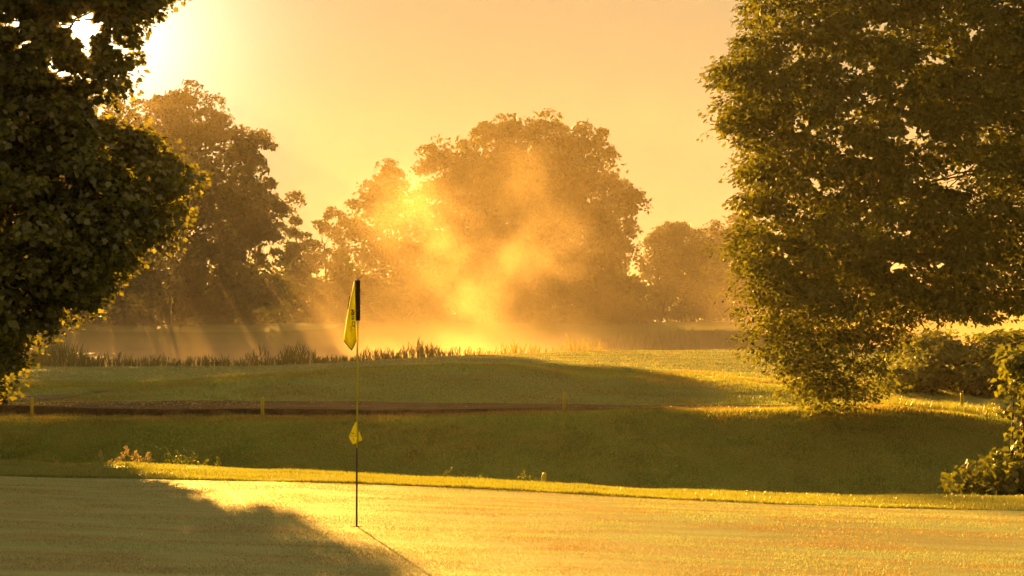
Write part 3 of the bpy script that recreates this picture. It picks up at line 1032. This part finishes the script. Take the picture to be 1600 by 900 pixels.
blades('fairway_grass', -100, 1500, 62, 96, 95000, 0.05, 0.030, M['green_blade'], rng, lean=0.7, label='mown dewy grass of the fairway before the pond')
blades('mound_grass', -100, 1500, 52, 64, 125000, 0.07, 0.018, M['bank_blade'], rng, lean=0.6, label='mown grass on the mound beyond the dirt path')


# ------------------------------------------------------------------ reeds along the pond
def reeds(px0, px1, top, D, n, rng, V, Fc, dspread=1.5, minh=0.4):
    for i in range(n):
        px_ = px0 + (px1 - px0) * rng.random()
        d = D + rng.normal() * dspread
        x_ = (px_ - 800) / F * d
        g = max(gz(x_, d), WATER_Z - 0.1)
        u = 2 * abs((px_ - px0) / max(px1 - px0, 1) - 0.5)
        z_top = z_of(top, d)
        hgt = max(minh, (z_top - g) * (1.05 - 0.5 * u * u) * (0.45 + 0.6 * rng.random()))
        a = rng.random() * math.pi
        w = 0.010 + 0.010 * rng.random()
        ln = rng.normal() * 0.07 * hgt
        # stem
        k = len(V)
        ca, sa = math.cos(a) * w, math.sin(a) * w
        V += [(x_ - ca, d - sa, g - 0.05), (x_ + ca, d + sa, g - 0.05), (x_ + ca * .7 + ln * .45, d + sa * .7, g + hgt * .6), (x_ - ca * .7 + ln * .45, d - sa * .7, g + hgt * .6),
              (x_ + ln, d, g + hgt)]
        Fc += [(k, k + 1, k + 2, k + 3), (k + 3, k + 2, k + 4)]
        # narrow leaves leaving the stem at a steep angle
        for j in range(4):
            t = 0.08 + 0.6 * rng.random()
            L_ = hgt * (0.28 + 0.3 * rng.random())
            s_ = rng.choice([-1, 1]) * L_ * (0.12 + 0.33 * rng.random() ** 1.5)
            k = len(V)
            zb_ = g + hgt * t; xb = x_ + ln * t * .9; dy_ = rng.normal() * .08
            V += [(xb - .012, d, zb_), (xb + .012, d, zb_), (xb + s_ * .55 + .016, d + dy_ * .5, zb_ + L_ * .62), (xb + s_, d + dy_, zb_ + L_), (xb + s_ * .55 - .016, d + dy_ * .5, zb_ + L_ * .62)]
            Fc += [(k, k + 1, k + 2, k + 4), (k + 4, k + 2, k + 3)]


rng = np.random.default_rng(61)
clumps = [('big bushy reed clump at the left, beside the hanging maple branch', 48, 136, 524, 100, 170),
          ('thin row of reeds right of the big bushy clump', 145, 205, 540, 99, 50),
          ('reeds standing in the pond edge below the distant flag', 206, 280, 545, 99, 60),
          ('reed clump midway between the distant flag and the tall flagstick', 290, 372, 546, 99, 70),
          ('single tall reed stem with low reeds around, left of the flagstick', 385, 425, 536, 99, 36),
          ('tall feathery reed clump left of the hanging flag', 440, 492, 528, 99, 90),
          ('reed clump just behind the hanging flag', 500, 556, 546, 99, 80),
          ('broad reed clump right of the flagstick', 558, 622, 534, 99, 110),
          ('tall reed clump at the left foot of the golden steam', 628, 684, 522, 99, 90),
          ('reeds at the foot of the golden steam', 688, 760, 540, 99, 80),
          ('low reeds right of the golden steam', 765, 850, 534, 100, 100),
          ('pale reeds at the far right of the pond edge', 855, 960, 528, 104, 110)]
for lb, a, b, tp, D, nn in clumps:
    cx_ = ((a + b) / 2 - 800) / F * D
    root = empty('reed_clump', (cx_, D, max(gz(cx_, D), WATER_Z)))
    tag(root, lb, 'reeds', 'reed clumps along the pond edge')
    for i in range(nn):
        V, Fc = [], []
        reeds(a - 6, b + 6, tp + (8 if b < 690 else 0), D, 1, rng, V, Fc)
        mesh_py('reed', V, Fc, M['reed'], root)
V, Fc = [], []
reeds(20, 860, 558, 98.5, 600, rng, V, Fc, dspread=0.8, minh=0.25)
o = mesh_py('reed_fringe', V, Fc, M['reed']); tag(o, 'low continuous fringe of reeds along the near pond edge', 'reeds', kind='stuff')
V, Fc = [], []
reeds(900, 1300, 515, 150, 600, rng, V, Fc, dspread=8, minh=0.6)
o = mesh_py('far_reeds', V, Fc, M['reed']); tag(o, 'pale hazy stand of tall grass beyond the fairway on the right', 'reeds', kind='stuff')


# ------------------------------------------------------------------ stakes
def stake(px_, base_py, top_py, D, wpx, label, lean=0.0):
    b = at(px_, base_py, D); t = at(px_, top_py, D)
    x, y, z0 = b.x, D, gz(b.x, D) - 0.25
    h = t.z - z0
    w = wpx / F * D / 2
    me = bmesh.new()
    prof = [(1, 0), (1, h - 0.05), (0.82, h - 0.012), (0.55, h)]
    rings = []
    for s, zz in prof:
        rings.append([me.verts.new((w * s * math.cos(2 * math.pi * k / 10), w * s * math.sin(2 * math.pi * k / 10), zz)) for k in range(10)])
    for r1, r2 in zip(rings, rings[1:]):
        for k in range(10):
            me.faces.new((r1[k], r1[(k + 1) % 10], r2[(k + 1) % 10], r2[k]))
    me.faces.new(rings[-1]); me.faces.new(rings[0][::-1])
    mm = bpy.data.meshes.new('hazard_stake'); me.to_mesh(mm); me.free()
    for p in mm.polygons:
        p.use_smooth = len(p.vertices) == 4
    mm.materials.append(M['yellow'])
    o = bpy.data.objects.new('hazard_stake', mm); COL.objects.link(o)
    o.location = (x, y, z0); o.rotation_euler = (0, lean, 0)
    tag(o, label, 'stake', 'yellow hazard stakes')
    return o


stake(50, 648, 620, 47.6, 5, 'yellow stake at the left edge beside the maple trunk')
stake(410, 650, 621, 47.8, 5.5, 'yellow stake on the bank lip left of the flagstick')
stake(882, 641, 612, 47.6, 5.5, 'yellow stake on the bank lip right of the flagstick')
stake(1503, 644, 614, 48.0, 5.0, 'yellow stake in shade beneath the beech boughs')
stake(843, 757, 738, 25.2, 7.5, 'short leaning yellow stake just behind the green edge', lean=R(10))


# ------------------------------------------------------------------ flagsticks
def patch_grid(rows, name, mat, parent, thick=0.0):
    """rows: list of equal-length point lists"""
    V = [p for r in rows for p in r]
    n = len(rows[0])
    Fc = [(i * n + j, i * n + j + 1, (i + 1) * n + j + 1, (i + 1) * n + j) for i in range(len(rows) - 1) for j in range(n - 1)]
    o = mesh_py(name, V, Fc, mat, parent, smooth=True)
    if thick:
        md = o.modifiers.new('thickness', 'SOLIDIFY'); md.thickness = thick; md.offset = 0
    return o


DP = PIN[1]
zb = gz(*PIN)
pin = empty('flagstick', (PIN[0], DP, zb))
tag(pin, 'tall golf flagstick on the near green with a limp yellow flag', 'flagstick')
px0 = 558.0
pole_lo = Tubes(12)
pole_lo.add([(PIN[0], DP, zb - 0.12), (PIN[0], DP, at(558, 700, DP).z)], [0.0085, 0.0085]); pole_lo.build('lower_pole', M['dark'], pin)
pole_hi = Tubes(12)
tz = at(559, 437, DP)
pole_hi.add([(PIN[0], DP, at(558, 700, DP).z), (PIN[0] + 0.006, DP, tz.z)], [0.0095, 0.0075]); pole_hi.build('upper_pole', M['pole_yellow'], pin)
cp = Tubes(10)
cp.add([(PIN[0] + 0.006, DP, tz.z - 0.004), (PIN[0] + 0.006, DP, tz.z + 0.008), (PIN[0] + 0.006, DP, tz.z + 0.016)], [0.012, 0.012, 0.006]); cp.build('finial', M['cup'], pin)


def pz(px_, py_, dd=0.0):
    return at(px_, py_, DP + dd)


# flag: sleeve wrapped round the pole, then a folded limp cloth
flag = empty('flag', (0, 0, 0)); flag.parent = pin
rows = []
for i in range(7):
    py_ = 438 + 63 * i / 6
    rows.append([pz(x, py_ + (1.5 if x < 555 else 0) * (1 - i / 6), d) for x, d in ((554.2, .0), (555.5, -.016), (558.5, -.022), (561.5, -.016), (562.6, .0), (561.5, .016), (558.5, .022), (555.5, .016), (554.2, .0))])


def child_grid(rows, name, mat, thick, parent):
    V = [p for r in rows for p in r]; n = len(rows[0])
    Fc = [(i * n + j, i * n + j + 1, (i + 1) * n + j + 1, (i + 1) * n + j) for i in range(len(rows) - 1) for j in range(n - 1)]
    me = bpy.data.meshes.new(name); me.from_pydata([tuple(Vector(v) - Vector(pin.location)) for v in V], [], Fc)
    for p in me.polygons:
        p.use_smooth = True
    me.materials.append(mat)
    o = bpy.data.objects.new(name, me); COL.objects.link(o); o.parent = parent
    if thick:
        md = o.modifiers.new('thickness', 'SOLIDIFY'); md.thickness = thick; md.offset = 0
    return o


child_grid(rows, 'sleeve', M['hem'], 0.004, flag)
# cloth cross-sections: (py shift), list of (px, depth) from the hoist outwards; folds alternate in depth
secs = [
    (440, [(555, -.01), (554.6, -.02), (554.2, -.02), (553.8, -.01), (553.5, .0), (553.2, .01), (553, .02)]),
    (455, [(555, -.01), (554.2, -.03), (553.0, -.04), (551.6, -.03), (551, -.00), (550.6, .02), (550.3, .03)]),
    (470, [(555.5, -.01), (554.5, -.04), (552.0, -.05), (549.2, -.03), (548, .0), (547.4, .03), (547, .04)]),
    (485, [(556, -.01), (555.0, -.05), (551.5, -.05), (548.0, -.02), (545.8, .0), (544.8, .03), (544.3, .05)]),
    (500, [(556, -.01), (555.5, -.05), (551.0, -.03), (547.5, .01), (544.5, -.03), (542.5, -.02), (541, .03)]),
    (515, [(556.5, -.01), (556, -.05), (550.5, .0), (548, -.04), (545, -.05), (541, -.02), (539, .03)]),
    (527, [(557.5, -.02), (556.5, -.05), (551.5, -.01), (547.5, -.05), (544, -.04), (540, -.02), (537.3, .02)]),
]
rows = [[pz(x, py_, d) for x, d in pts] for py_, pts in secs]
last = [(556.8, 531, -.03), (555, 536, -.05), (551.8, 542, -.02), (549.5, 545.5, -.04), (545.5, 542, -.04), (541, 536, -.02), (537.3, 531, .02)]
rows.append([pz(*p) for p in last])
fcl = child_grid(rows, 'cloth', M['cloth'], 0.002, flag)
hem = [[pz(x, y, d - .002) for x, y, d in last], [pz(x + (549 - x) * .02, y + 2.2, d - .002) for x, y, d in last]]
child_grid(hem, 'hem', M['hem'], 0.003, flag)
he2 = [[pz(547.2, 463, .03), pz(545.8, 463, .035)], [pz(544.8, 474, .04), pz(543.9, 476, .045)], [pz(544.6, 482, .04), pz(543.6, 483, .045)]]
child_grid(he2, 'side_hem', M['hem'], 0.003, flag)


def strokes(name, segs, w, mat, parent, d):
    V, Fc = [], []
    for (x0, y0, x1, y1) in segs:
        a, b = pz(x0, y0, d), pz(x1, y1, d)
        v = (b - a).normalized(); nrm = Vector((-v.z, 0, v.x)) * w
        k = len(V); V += [a + nrm, b + nrm, b - nrm, a - nrm]; Fc.append((k, k + 1, k + 2, k + 3))
    me = bpy.data.meshes.new(name); me.from_pydata([tuple(Vector(v) - Vector(pin.location)) for v in V], [], Fc)
    me.materials.append(mat)
    o = bpy.data.objects.new(name, me); COL.objects.link(o); o.parent = parent
    md = o.modifiers.new('thickness', 'SOLIDIFY'); md.thickness = 0.001
    return o


# dark emblem on the flag: a dense block of illegible strokes, then a looped mark, then a few dots
em = [(549, 484, 553, 484.5), (549, 484, 550.5, 487), (551, 485, 551.5, 490), (553.5, 485, 553, 491), (549, 488, 550, 493), (550.5, 490, 553.5, 492), (549.3, 494, 552.5, 494), (552, 494, 553.5, 498),
      (549.5, 496, 551.5, 498.5), (551, 487.5, 553.5, 488), (549, 491.3, 551.5, 491.6), (549.2, 498.5, 553, 499)]
strokes('emblem_block', em, 0.0036, M['print'], flag, -0.062)
ring = [(552.3 + 1.9 * math.cos(t), 506 + 4 * math.sin(t)) for t in [0.6 + 5.2 * i / 9 for i in range(10)]]
sg = [(*ring[i], *ring[i + 1]) for i in range(9)] + [(552.5, 508, 554.8, 511.5), (554.8, 503.5, 554.2, 508)]
strokes('emblem_loop', sg, 0.0030, M['print'], flag, -0.064)
strokes('emblem_marks', [(547.5, 511, 548.6, 513), (548.8, 509.5, 550, 511), (546.6, 515, 548, 516), (549, 514, 550.6, 515.5), (547.8, 518, 549.4, 518.6)], 0.0028, M['print'], flag, -0.062)

# small lower flag hugging the pole
sf = empty('small_flag', (0, 0, 0)); sf.parent = pin
rows = [[pz(x, y, d) for x, y, d in r] for r in [
    [(557.2, 659, -.012), (556.5, 659, -.016), (555.8, 659.3, -.014), (555.2, 660, -.006)],
    [(557.5, 668, -.014), (555.5, 668, -.024), (553.0, 668.5, -.024), (551.3, 669, -.01)],
    [(557.6, 676, -.014), (554.8, 676.5, -.03), (550.0, 677, -.03), (547.4, 678, -.012)],
    [(557.5, 682, -.014), (554.0, 682.3, -.026), (549.0, 682.3, -.026), (545.4, 682, -.012)]]]
child_grid(rows, 'upper_fold', M['cloth'], 0.002, sf)
rows = [[pz(x, y, d) for x, y, d in r] for r in [
    [(557.2, 682.6, -.016), (554.0, 683, -.03), (549.0, 683, -.03), (545.3, 682.8, -.014)],
    [(557.2, 688, -.014), (554.2, 688.5, -.036), (550.5, 688.5, -.036), (548, 687.5, -.016)],
    [(557, 692, -.012), (554.8, 693, -.03), (552.3, 694.3, -.03), (550.6, 692.5, -.016)]]]
child_grid(rows, 'lower_fold', M['cloth'], 0.002, sf)
rows = [[pz(x, y, d) for x, y, d in r] for r in [
    [(560.6, 674, .01), (561.2, 674, .016), (561.6, 674.6, .02)],
    [(560.2, 682, .01), (562.4, 682, .024), (564.6, 683, .02)],
    [(560.2, 690, .01), (563, 689.5, .024), (566.3, 687.5, .02)]]]
child_grid(rows, 'rear_fold', M['cloth'], 0.002, sf)
strokes('small_print', [(548.5, 677, 550, 676), (550.5, 677.6, 552, 676.6), (552.2, 678.2, 553, 677), (551.5, 684, 552, 686), (552.5, 686.5, 553.6, 687.5), (553, 688.5, 553.8, 689)], 0.0030, M['print'], sf, -0.045)

# the cup in the green
cup = Tubes(32)
V, Fc = [], []
for i, (rr, zz) in enumerate([(0.053, 0.0), (0.0535, -0.02), (0.0535, -0.12), (0.0, -0.12)]):
    for k in range(32):
        t = 2 * math.pi * k / 32
        x_, y_ = PIN[0] + rr * math.cos(t), DP + rr * math.sin(t)
        V.append((x_, y_, zb + zz - 0.004 - 0.033 * rr * math.cos(t)))
for i in range(3):
    for k in range(32):
        Fc.append((i * 32 + k, i * 32 + (k + 1) % 32, (i + 1) * 32 + (k + 1) % 32, (i + 1) * 32 + k))
o = mesh_py('hole_cup', V, Fc, M['dark'], smooth=True)
tag(o, 'dark rim of the golf hole at the foot of the flagstick', 'golf hole')

# distant flagstick
D = 182.0
fb = at(268, 503, D)
fg = gz(fb.x, D)
fp = empty('flagstick', (fb.x, D, fg)); tag(fp, 'tiny distant flagstick on the misty green across the pond', 'flagstick')
tb = Tubes(8); tb.add([(fb.x, D, fg - 0.1), (fb.x, D, at(268, 463, D).z)], [0.03, 0.026]); tb.build('pole', M['pole_yellow'], fp)
tp = at(268, 464.5, D)
rows = []
for i in range(5):
    t = i / 4
    rows.append([(tp.x + 0.01 - 0.02 * t + w * (0.08 + 0.20 * t), D - 0.03 + 0.05 * math.sin(w * 5), tp.z - 0.60 * t) for w in (0, .35, .7, 1.0)])
patch_grid(rows, 'flag', M['cloth'], fp, 0.004)
tp = at(267.6, 486.5, D)
patch_grid([[(tp.x - .06, D - .03, tp.z), (tp.x + .06, D - .03, tp.z + .02)], [(tp.x - .09, D - .06, tp.z - .12), (tp.x + .08, D - .05, tp.z - .12)], [(tp.x - .05, D - .03, tp.z - .24), (tp.x + .05, D - .03, tp.z - .22)]],
           'small_flag', M['cloth'], fp, 0.004)


# ------------------------------------------------------------------ weeds behind the green edge
def dry_weed(px_, top_py, D, label, rng, branches=3, tilt=0.0):
    x_ = (px_ - 800) / F * D
    g = gz(x_, D)
    zt = z_of(top_py, D)
    root = empty('dock_weed', (x_, D, g)); tag(root, label, 'weed', 'dry seed heads behind the green')
    st = Tubes(4)
    P, N, S = [], [], []
    for b in range(branches):
        ex = x_ + (0 if b == 0 else rng.normal() * 0.045) + tilt
        ez = zt if b == 0 else g + (zt - g) * (0.55 + 0.35 * rng.random())
        a0 = Vector((x_, D, g - 0.02)); e = Vector((ex, D + rng.normal() * 0.05, ez)); md = a0.lerp(e, 0.5) + Vector((rng.normal() * 0.015, 0, 0))
        st.add([a0, md, e], [0.004, 0.003, 0.0015])
        nseed = 45
        for i in range(nseed):
            t = 1 - 0.38 * rng.random() ** 1.0
            p = a0.lerp(e, t)
            spread = 0.006 + 0.024 * (1 - t) / 0.38
            P.append(np.array(p) + rng.normal(size=3) * np.array([spread, spread, 0.012])); N.append(rng.normal(size=3)); S.append(0.012 + 0.016 * rng.random())
    st.build('stem', M['dry'], root)
    o = leaves('seed_head', np.array(P), np.array(N), np.array(S), LEAF_DIAMOND, M['dry'], root, rng); o['kind'] = 'stuff'


rng = np.random.default_rng(71)
for px_, tp, br, lb in [(85, 714, 2, 'tiny bent dry weed alone at the far left of the green edge'), (158, 704, 2, 'dry reddish seed stalk, leftmost of the row on the green edge'), (175, 719, 1, 'shortest dry seed stalk of the row on the green edge'),
                        (187, 715, 2, 'low dry seed stalk left of the tallest one'), (197, 696, 3, 'tallest dry reddish seed stalk on the green edge'), (212, 705, 3, 'bushy dry seed stalk right of the tallest one'),
                        (221, 714, 1, 'thin leaning dry stalk between two bushy ones'), (232, 707, 2, 'dry seed stalk nearest the leafy yellow-green weed')]:
    dry_weed(px_, tp, 25.0, lb, rng, br)


def leafy_weed(px_, top_py, D, label, rng, nst=5, spread=0.12, mat='weed', ls=0.05, name='leafy_weed', group='leafy weeds behind the green'):
    x_ = (px_ - 800) / F * D
    g = gz(x_, D)
    zt = z_of(top_py, D)
    root = empty(name, (x_, D, g)); tag(root, label, 'weed', group)
    st = Tubes(4)
    P, N, S, T = [], [], [], []
    for b in range(nst):
        a0 = Vector((x_ + rng.normal() * spread * 0.4, D + rng.normal() * 0.06, g - 0.03))
        e = Vector((x_ + rng.normal() * spread, D + rng.normal() * 0.1, zt if b == 0 else g + (zt - g) * (0.45 + 0.45 * rng.random())))
        st.add([a0, a0.lerp(e, .5) + Vector((0.01, 0, 0.01)), e], [0.005, 0.004, 0.002])
        for i in range(13):
            t = 0.35 + 0.65 * (i + 0.5) / 13
            p = a0.lerp(e, t)
            an = i * 2.4 + rng.normal() * 0.3
            out = np.array([math.cos(an), math.sin(an), 0.35])
            P.append(np.array(p)); T.append(out); N.append(np.array([-math.cos(an) * .5, -math.sin(an) * .5, 1.0]) + rng.normal(size=3) * 0.25); S.append(ls * (1.25 - 0.6 * t) * (0.8 + 0.5 * rng.random()))
    st.build('stems', M['weed'], root)
    o = leaves('foliage', np.array(P), np.array(N), np.array(S), LEAF_OVAL, M[mat], root, rng, np.array(T)); o['kind'] = 'stuff'


for px_, tp, ns, sp, lb in [(272, 699, 9, 0.09, 'tallest bright yellow-green leafy weed on the green edge'), (296, 708, 8, 0.10, 'leafy yellow-green weed right against the tallest one'), (320, 717, 6, 0.09, 'low leafy weed in the middle of the left weed patch'),
                            (345, 713, 4, 0.06, 'sparse leafy weed at the right end of the left weed patch'), (696, 730, 4, 0.06, 'upright small weed right of the flagstick at the green edge'), (722, 741, 4, 0.08, 'low weed in the middle of the small patch right of the flagstick'),
                            (756, 741, 3, 0.05, 'small weed with a pale tip right of the flagstick'), (812, 730, 4, 0.10, 'taller faint weed left of the short leaning stake'), (830, 743, 3, 0.06, 'low weed touching the short leaning stake'), (12, 704, 10, 0.18, 'dark leafy weed at the left edge behind the green')]:
    leafy_weed(px_, tp, 25.6, lb, rng, ns, sp)

# fallen leaves and chips on the path
n = 900
Y = 48.5 + 3.2 * rng.random(n); X = (RNG.choice([1, 1, 1, 0], n) * (-20 + 420 * rng.random(n)) + 0) ; X = np.where(X == 0, 1250 * rng.random(n), X); X = (X - 800) / F * Y
P = np.stack([X, Y, ground_z(X, Y) + 0.015], 1)
o = leaves('leaf_litter', P, rng.normal(size=(n, 3)) * .5 + np.array([0, 0, 1]), 0.04 + 0.05 * rng.random(n), LEAF_DIAMOND, M['dry'], None, rng)
tag(o, 'scattered dry leaves lying on the dirt path', 'leaf litter', kind='stuff')


# ------------------------------------------------------------------ air: haze and mist
def box_obj(name, lo, hi, mat):
    V = [(x, y, z) for z in (lo[2], hi[2]) for y in (lo[1], hi[1]) for x in (lo[0], hi[0])]
    Fc = [(0, 2, 3, 1), (4, 5, 7, 6), (0, 1, 5, 4), (2, 6, 7, 3), (0, 4, 6, 2), (1, 3, 7, 5)]
    return mesh_py(name, V, Fc, mat)


m, n, l = new_mat('haze_air')
o_ = n.new('ShaderNodeOutputMaterial'); v_ = n.new('ShaderNodeVolumePrincipled')
v_.inputs['Color'].default_value = (0.95, 0.84, 0.60, 1)
v_.inputs['Density'].default_value = 0.00014
v_.inputs['Anisotropy'].default_value = 0.42
l.new(v_.outputs[0], o_.inputs['Volume'])
m.cycles.homogeneous_volume = True
hz = box_obj('haze', (-420, -80, -4.0), (420, 3050, 42), m)
tag(hz, 'thin golden morning haze in the air', 'haze', kind='stuff')

m, n, l = new_mat('pond_mist')
o_ = n.new('ShaderNodeOutputMaterial'); v_ = n.new('ShaderNodeVolumePrincipled')
v_.inputs['Color'].default_value = (0.97, 0.80, 0.52, 1)
v_.inputs['Anisotropy'].default_value = 0.35
tc = n.new('ShaderNodeTexCoord')


def math_n(op, a, b=None, c=None, clamp=False):
    k = n.new('ShaderNodeMath'); k.operation = op; k.use_clamp = clamp
    for i, v in enumerate((a, b, c)):
        if v is None:
            continue
        if isinstance(v, (int, float)):
            k.inputs[i].default_value = v
        else:
            l.new(v, k.inputs[i])
    return k.outputs[0]


sep = n.new('ShaderNodeSeparateXYZ'); l.new(tc.outputs['Object'], sep.inputs[0])
nz = n.new('ShaderNodeTexNoise'); nz.inputs['Scale'].default_value = 0.24; nz.inputs['Detail'].default_value = 6; nz.inputs['Roughness'].default_value = 0.62
nz.inputs['Distortion'].default_value = 0.4
l.new(tc.outputs['Object'], nz.inputs['Vector'])
wisp = n.new('ShaderNodeMapRange'); wisp.inputs[1].default_value = 0.43; wisp.inputs[2].default_value = 0.66
l.new(nz.outputs[0], wisp.inputs[0])
blobs = [(640, 335, 100, 1.2, 138), (690, 385, 105, 1.1, 136), (770, 420, 110, 1.0, 126), (860, 390, 100, 0.85, 122), (800, 285, 90, 0.55, 124), (742, 480, 90, 1.0, 130), (742, 530, 80, 0.6, 130), (585, 330, 75, 0.7, 140),
         (240, 190, 50, 0.6, 168), (355, 200, 55, 0.5, 170), (300, 265, 80, 0.35, 168), (420, 330, 90, 0.35, 165), (470, 400, 100, 0.35, 160)]
tot = None
for px_, py_, r_, s_, D in blobs:
    c = at(px_, py_, D); rad = r_ / F * D
    vm = n.new('ShaderNodeVectorMath'); vm.operation = 'DISTANCE'
    l.new(tc.outputs['Object'], vm.inputs[0]); vm.inputs[1].default_value = c
    mr = n.new('ShaderNodeMapRange'); mr.interpolation_type = 'SMOOTHSTEP'
    mr.inputs[1].default_value = rad; mr.inputs[2].default_value = 0.0; mr.inputs[3].default_value = 0; mr.inputs[4].default_value = s_
    l.new(vm.outputs['Value'], mr.inputs[0])
    tot = mr.outputs[0] if tot is None else math_n('MAXIMUM', tot, mr.outputs[0])
plume = math_n('MULTIPLY', math_n('MULTIPLY', tot, math_n('ADD', wisp.outputs[0], 0.02)), 0.078)
# ground-hugging layer, thinning upwards
hgt = math_n('EXPONENT', math_n('MULTIPLY', math_n('ADD', sep.outputs[2], 0.6), -1 / 8.0))
lay = math_n('MULTIPLY', math_n('MULTIPLY', hgt, math_n('ADD', wisp.outputs[0], 0.35)), 0.0060)
fade = n.new('ShaderNodeMapRange'); fade.interpolation_type = 'SMOOTHSTEP'; fade.inputs[1].default_value = 90; fade.inputs[2].default_value = 118
l.new(sep.outputs[1], fade.inputs[0])
low = math_n('MULTIPLY', math_n('EXPONENT', math_n('MULTIPLY', math_n('ADD', sep.outputs[2], 0.6), -1 / 1.0)), math_n('MULTIPLY', math_n('ADD', wisp.outputs[0], 0.45), 0.040))
dens = math_n('ADD', plume, math_n('MULTIPLY', math_n('ADD', lay, low), fade.outputs[0]))
l.new(dens, v_.inputs['Density'])
l.new(v_.outputs[0], o_.inputs['Volume'])
m.cycles.volume_step_rate = 0.8
ms = box_obj('mist', (-95, 88, -1.2), (75, 188, 24), m)
tag(ms, 'golden steam rising from the pond before the far trees', 'mist', kind='stuff')
print('TRIS', sum(len(o.data.loops) - 2 * len(o.data.polygons) for o in bpy.data.objects if o.type == 'MESH'))
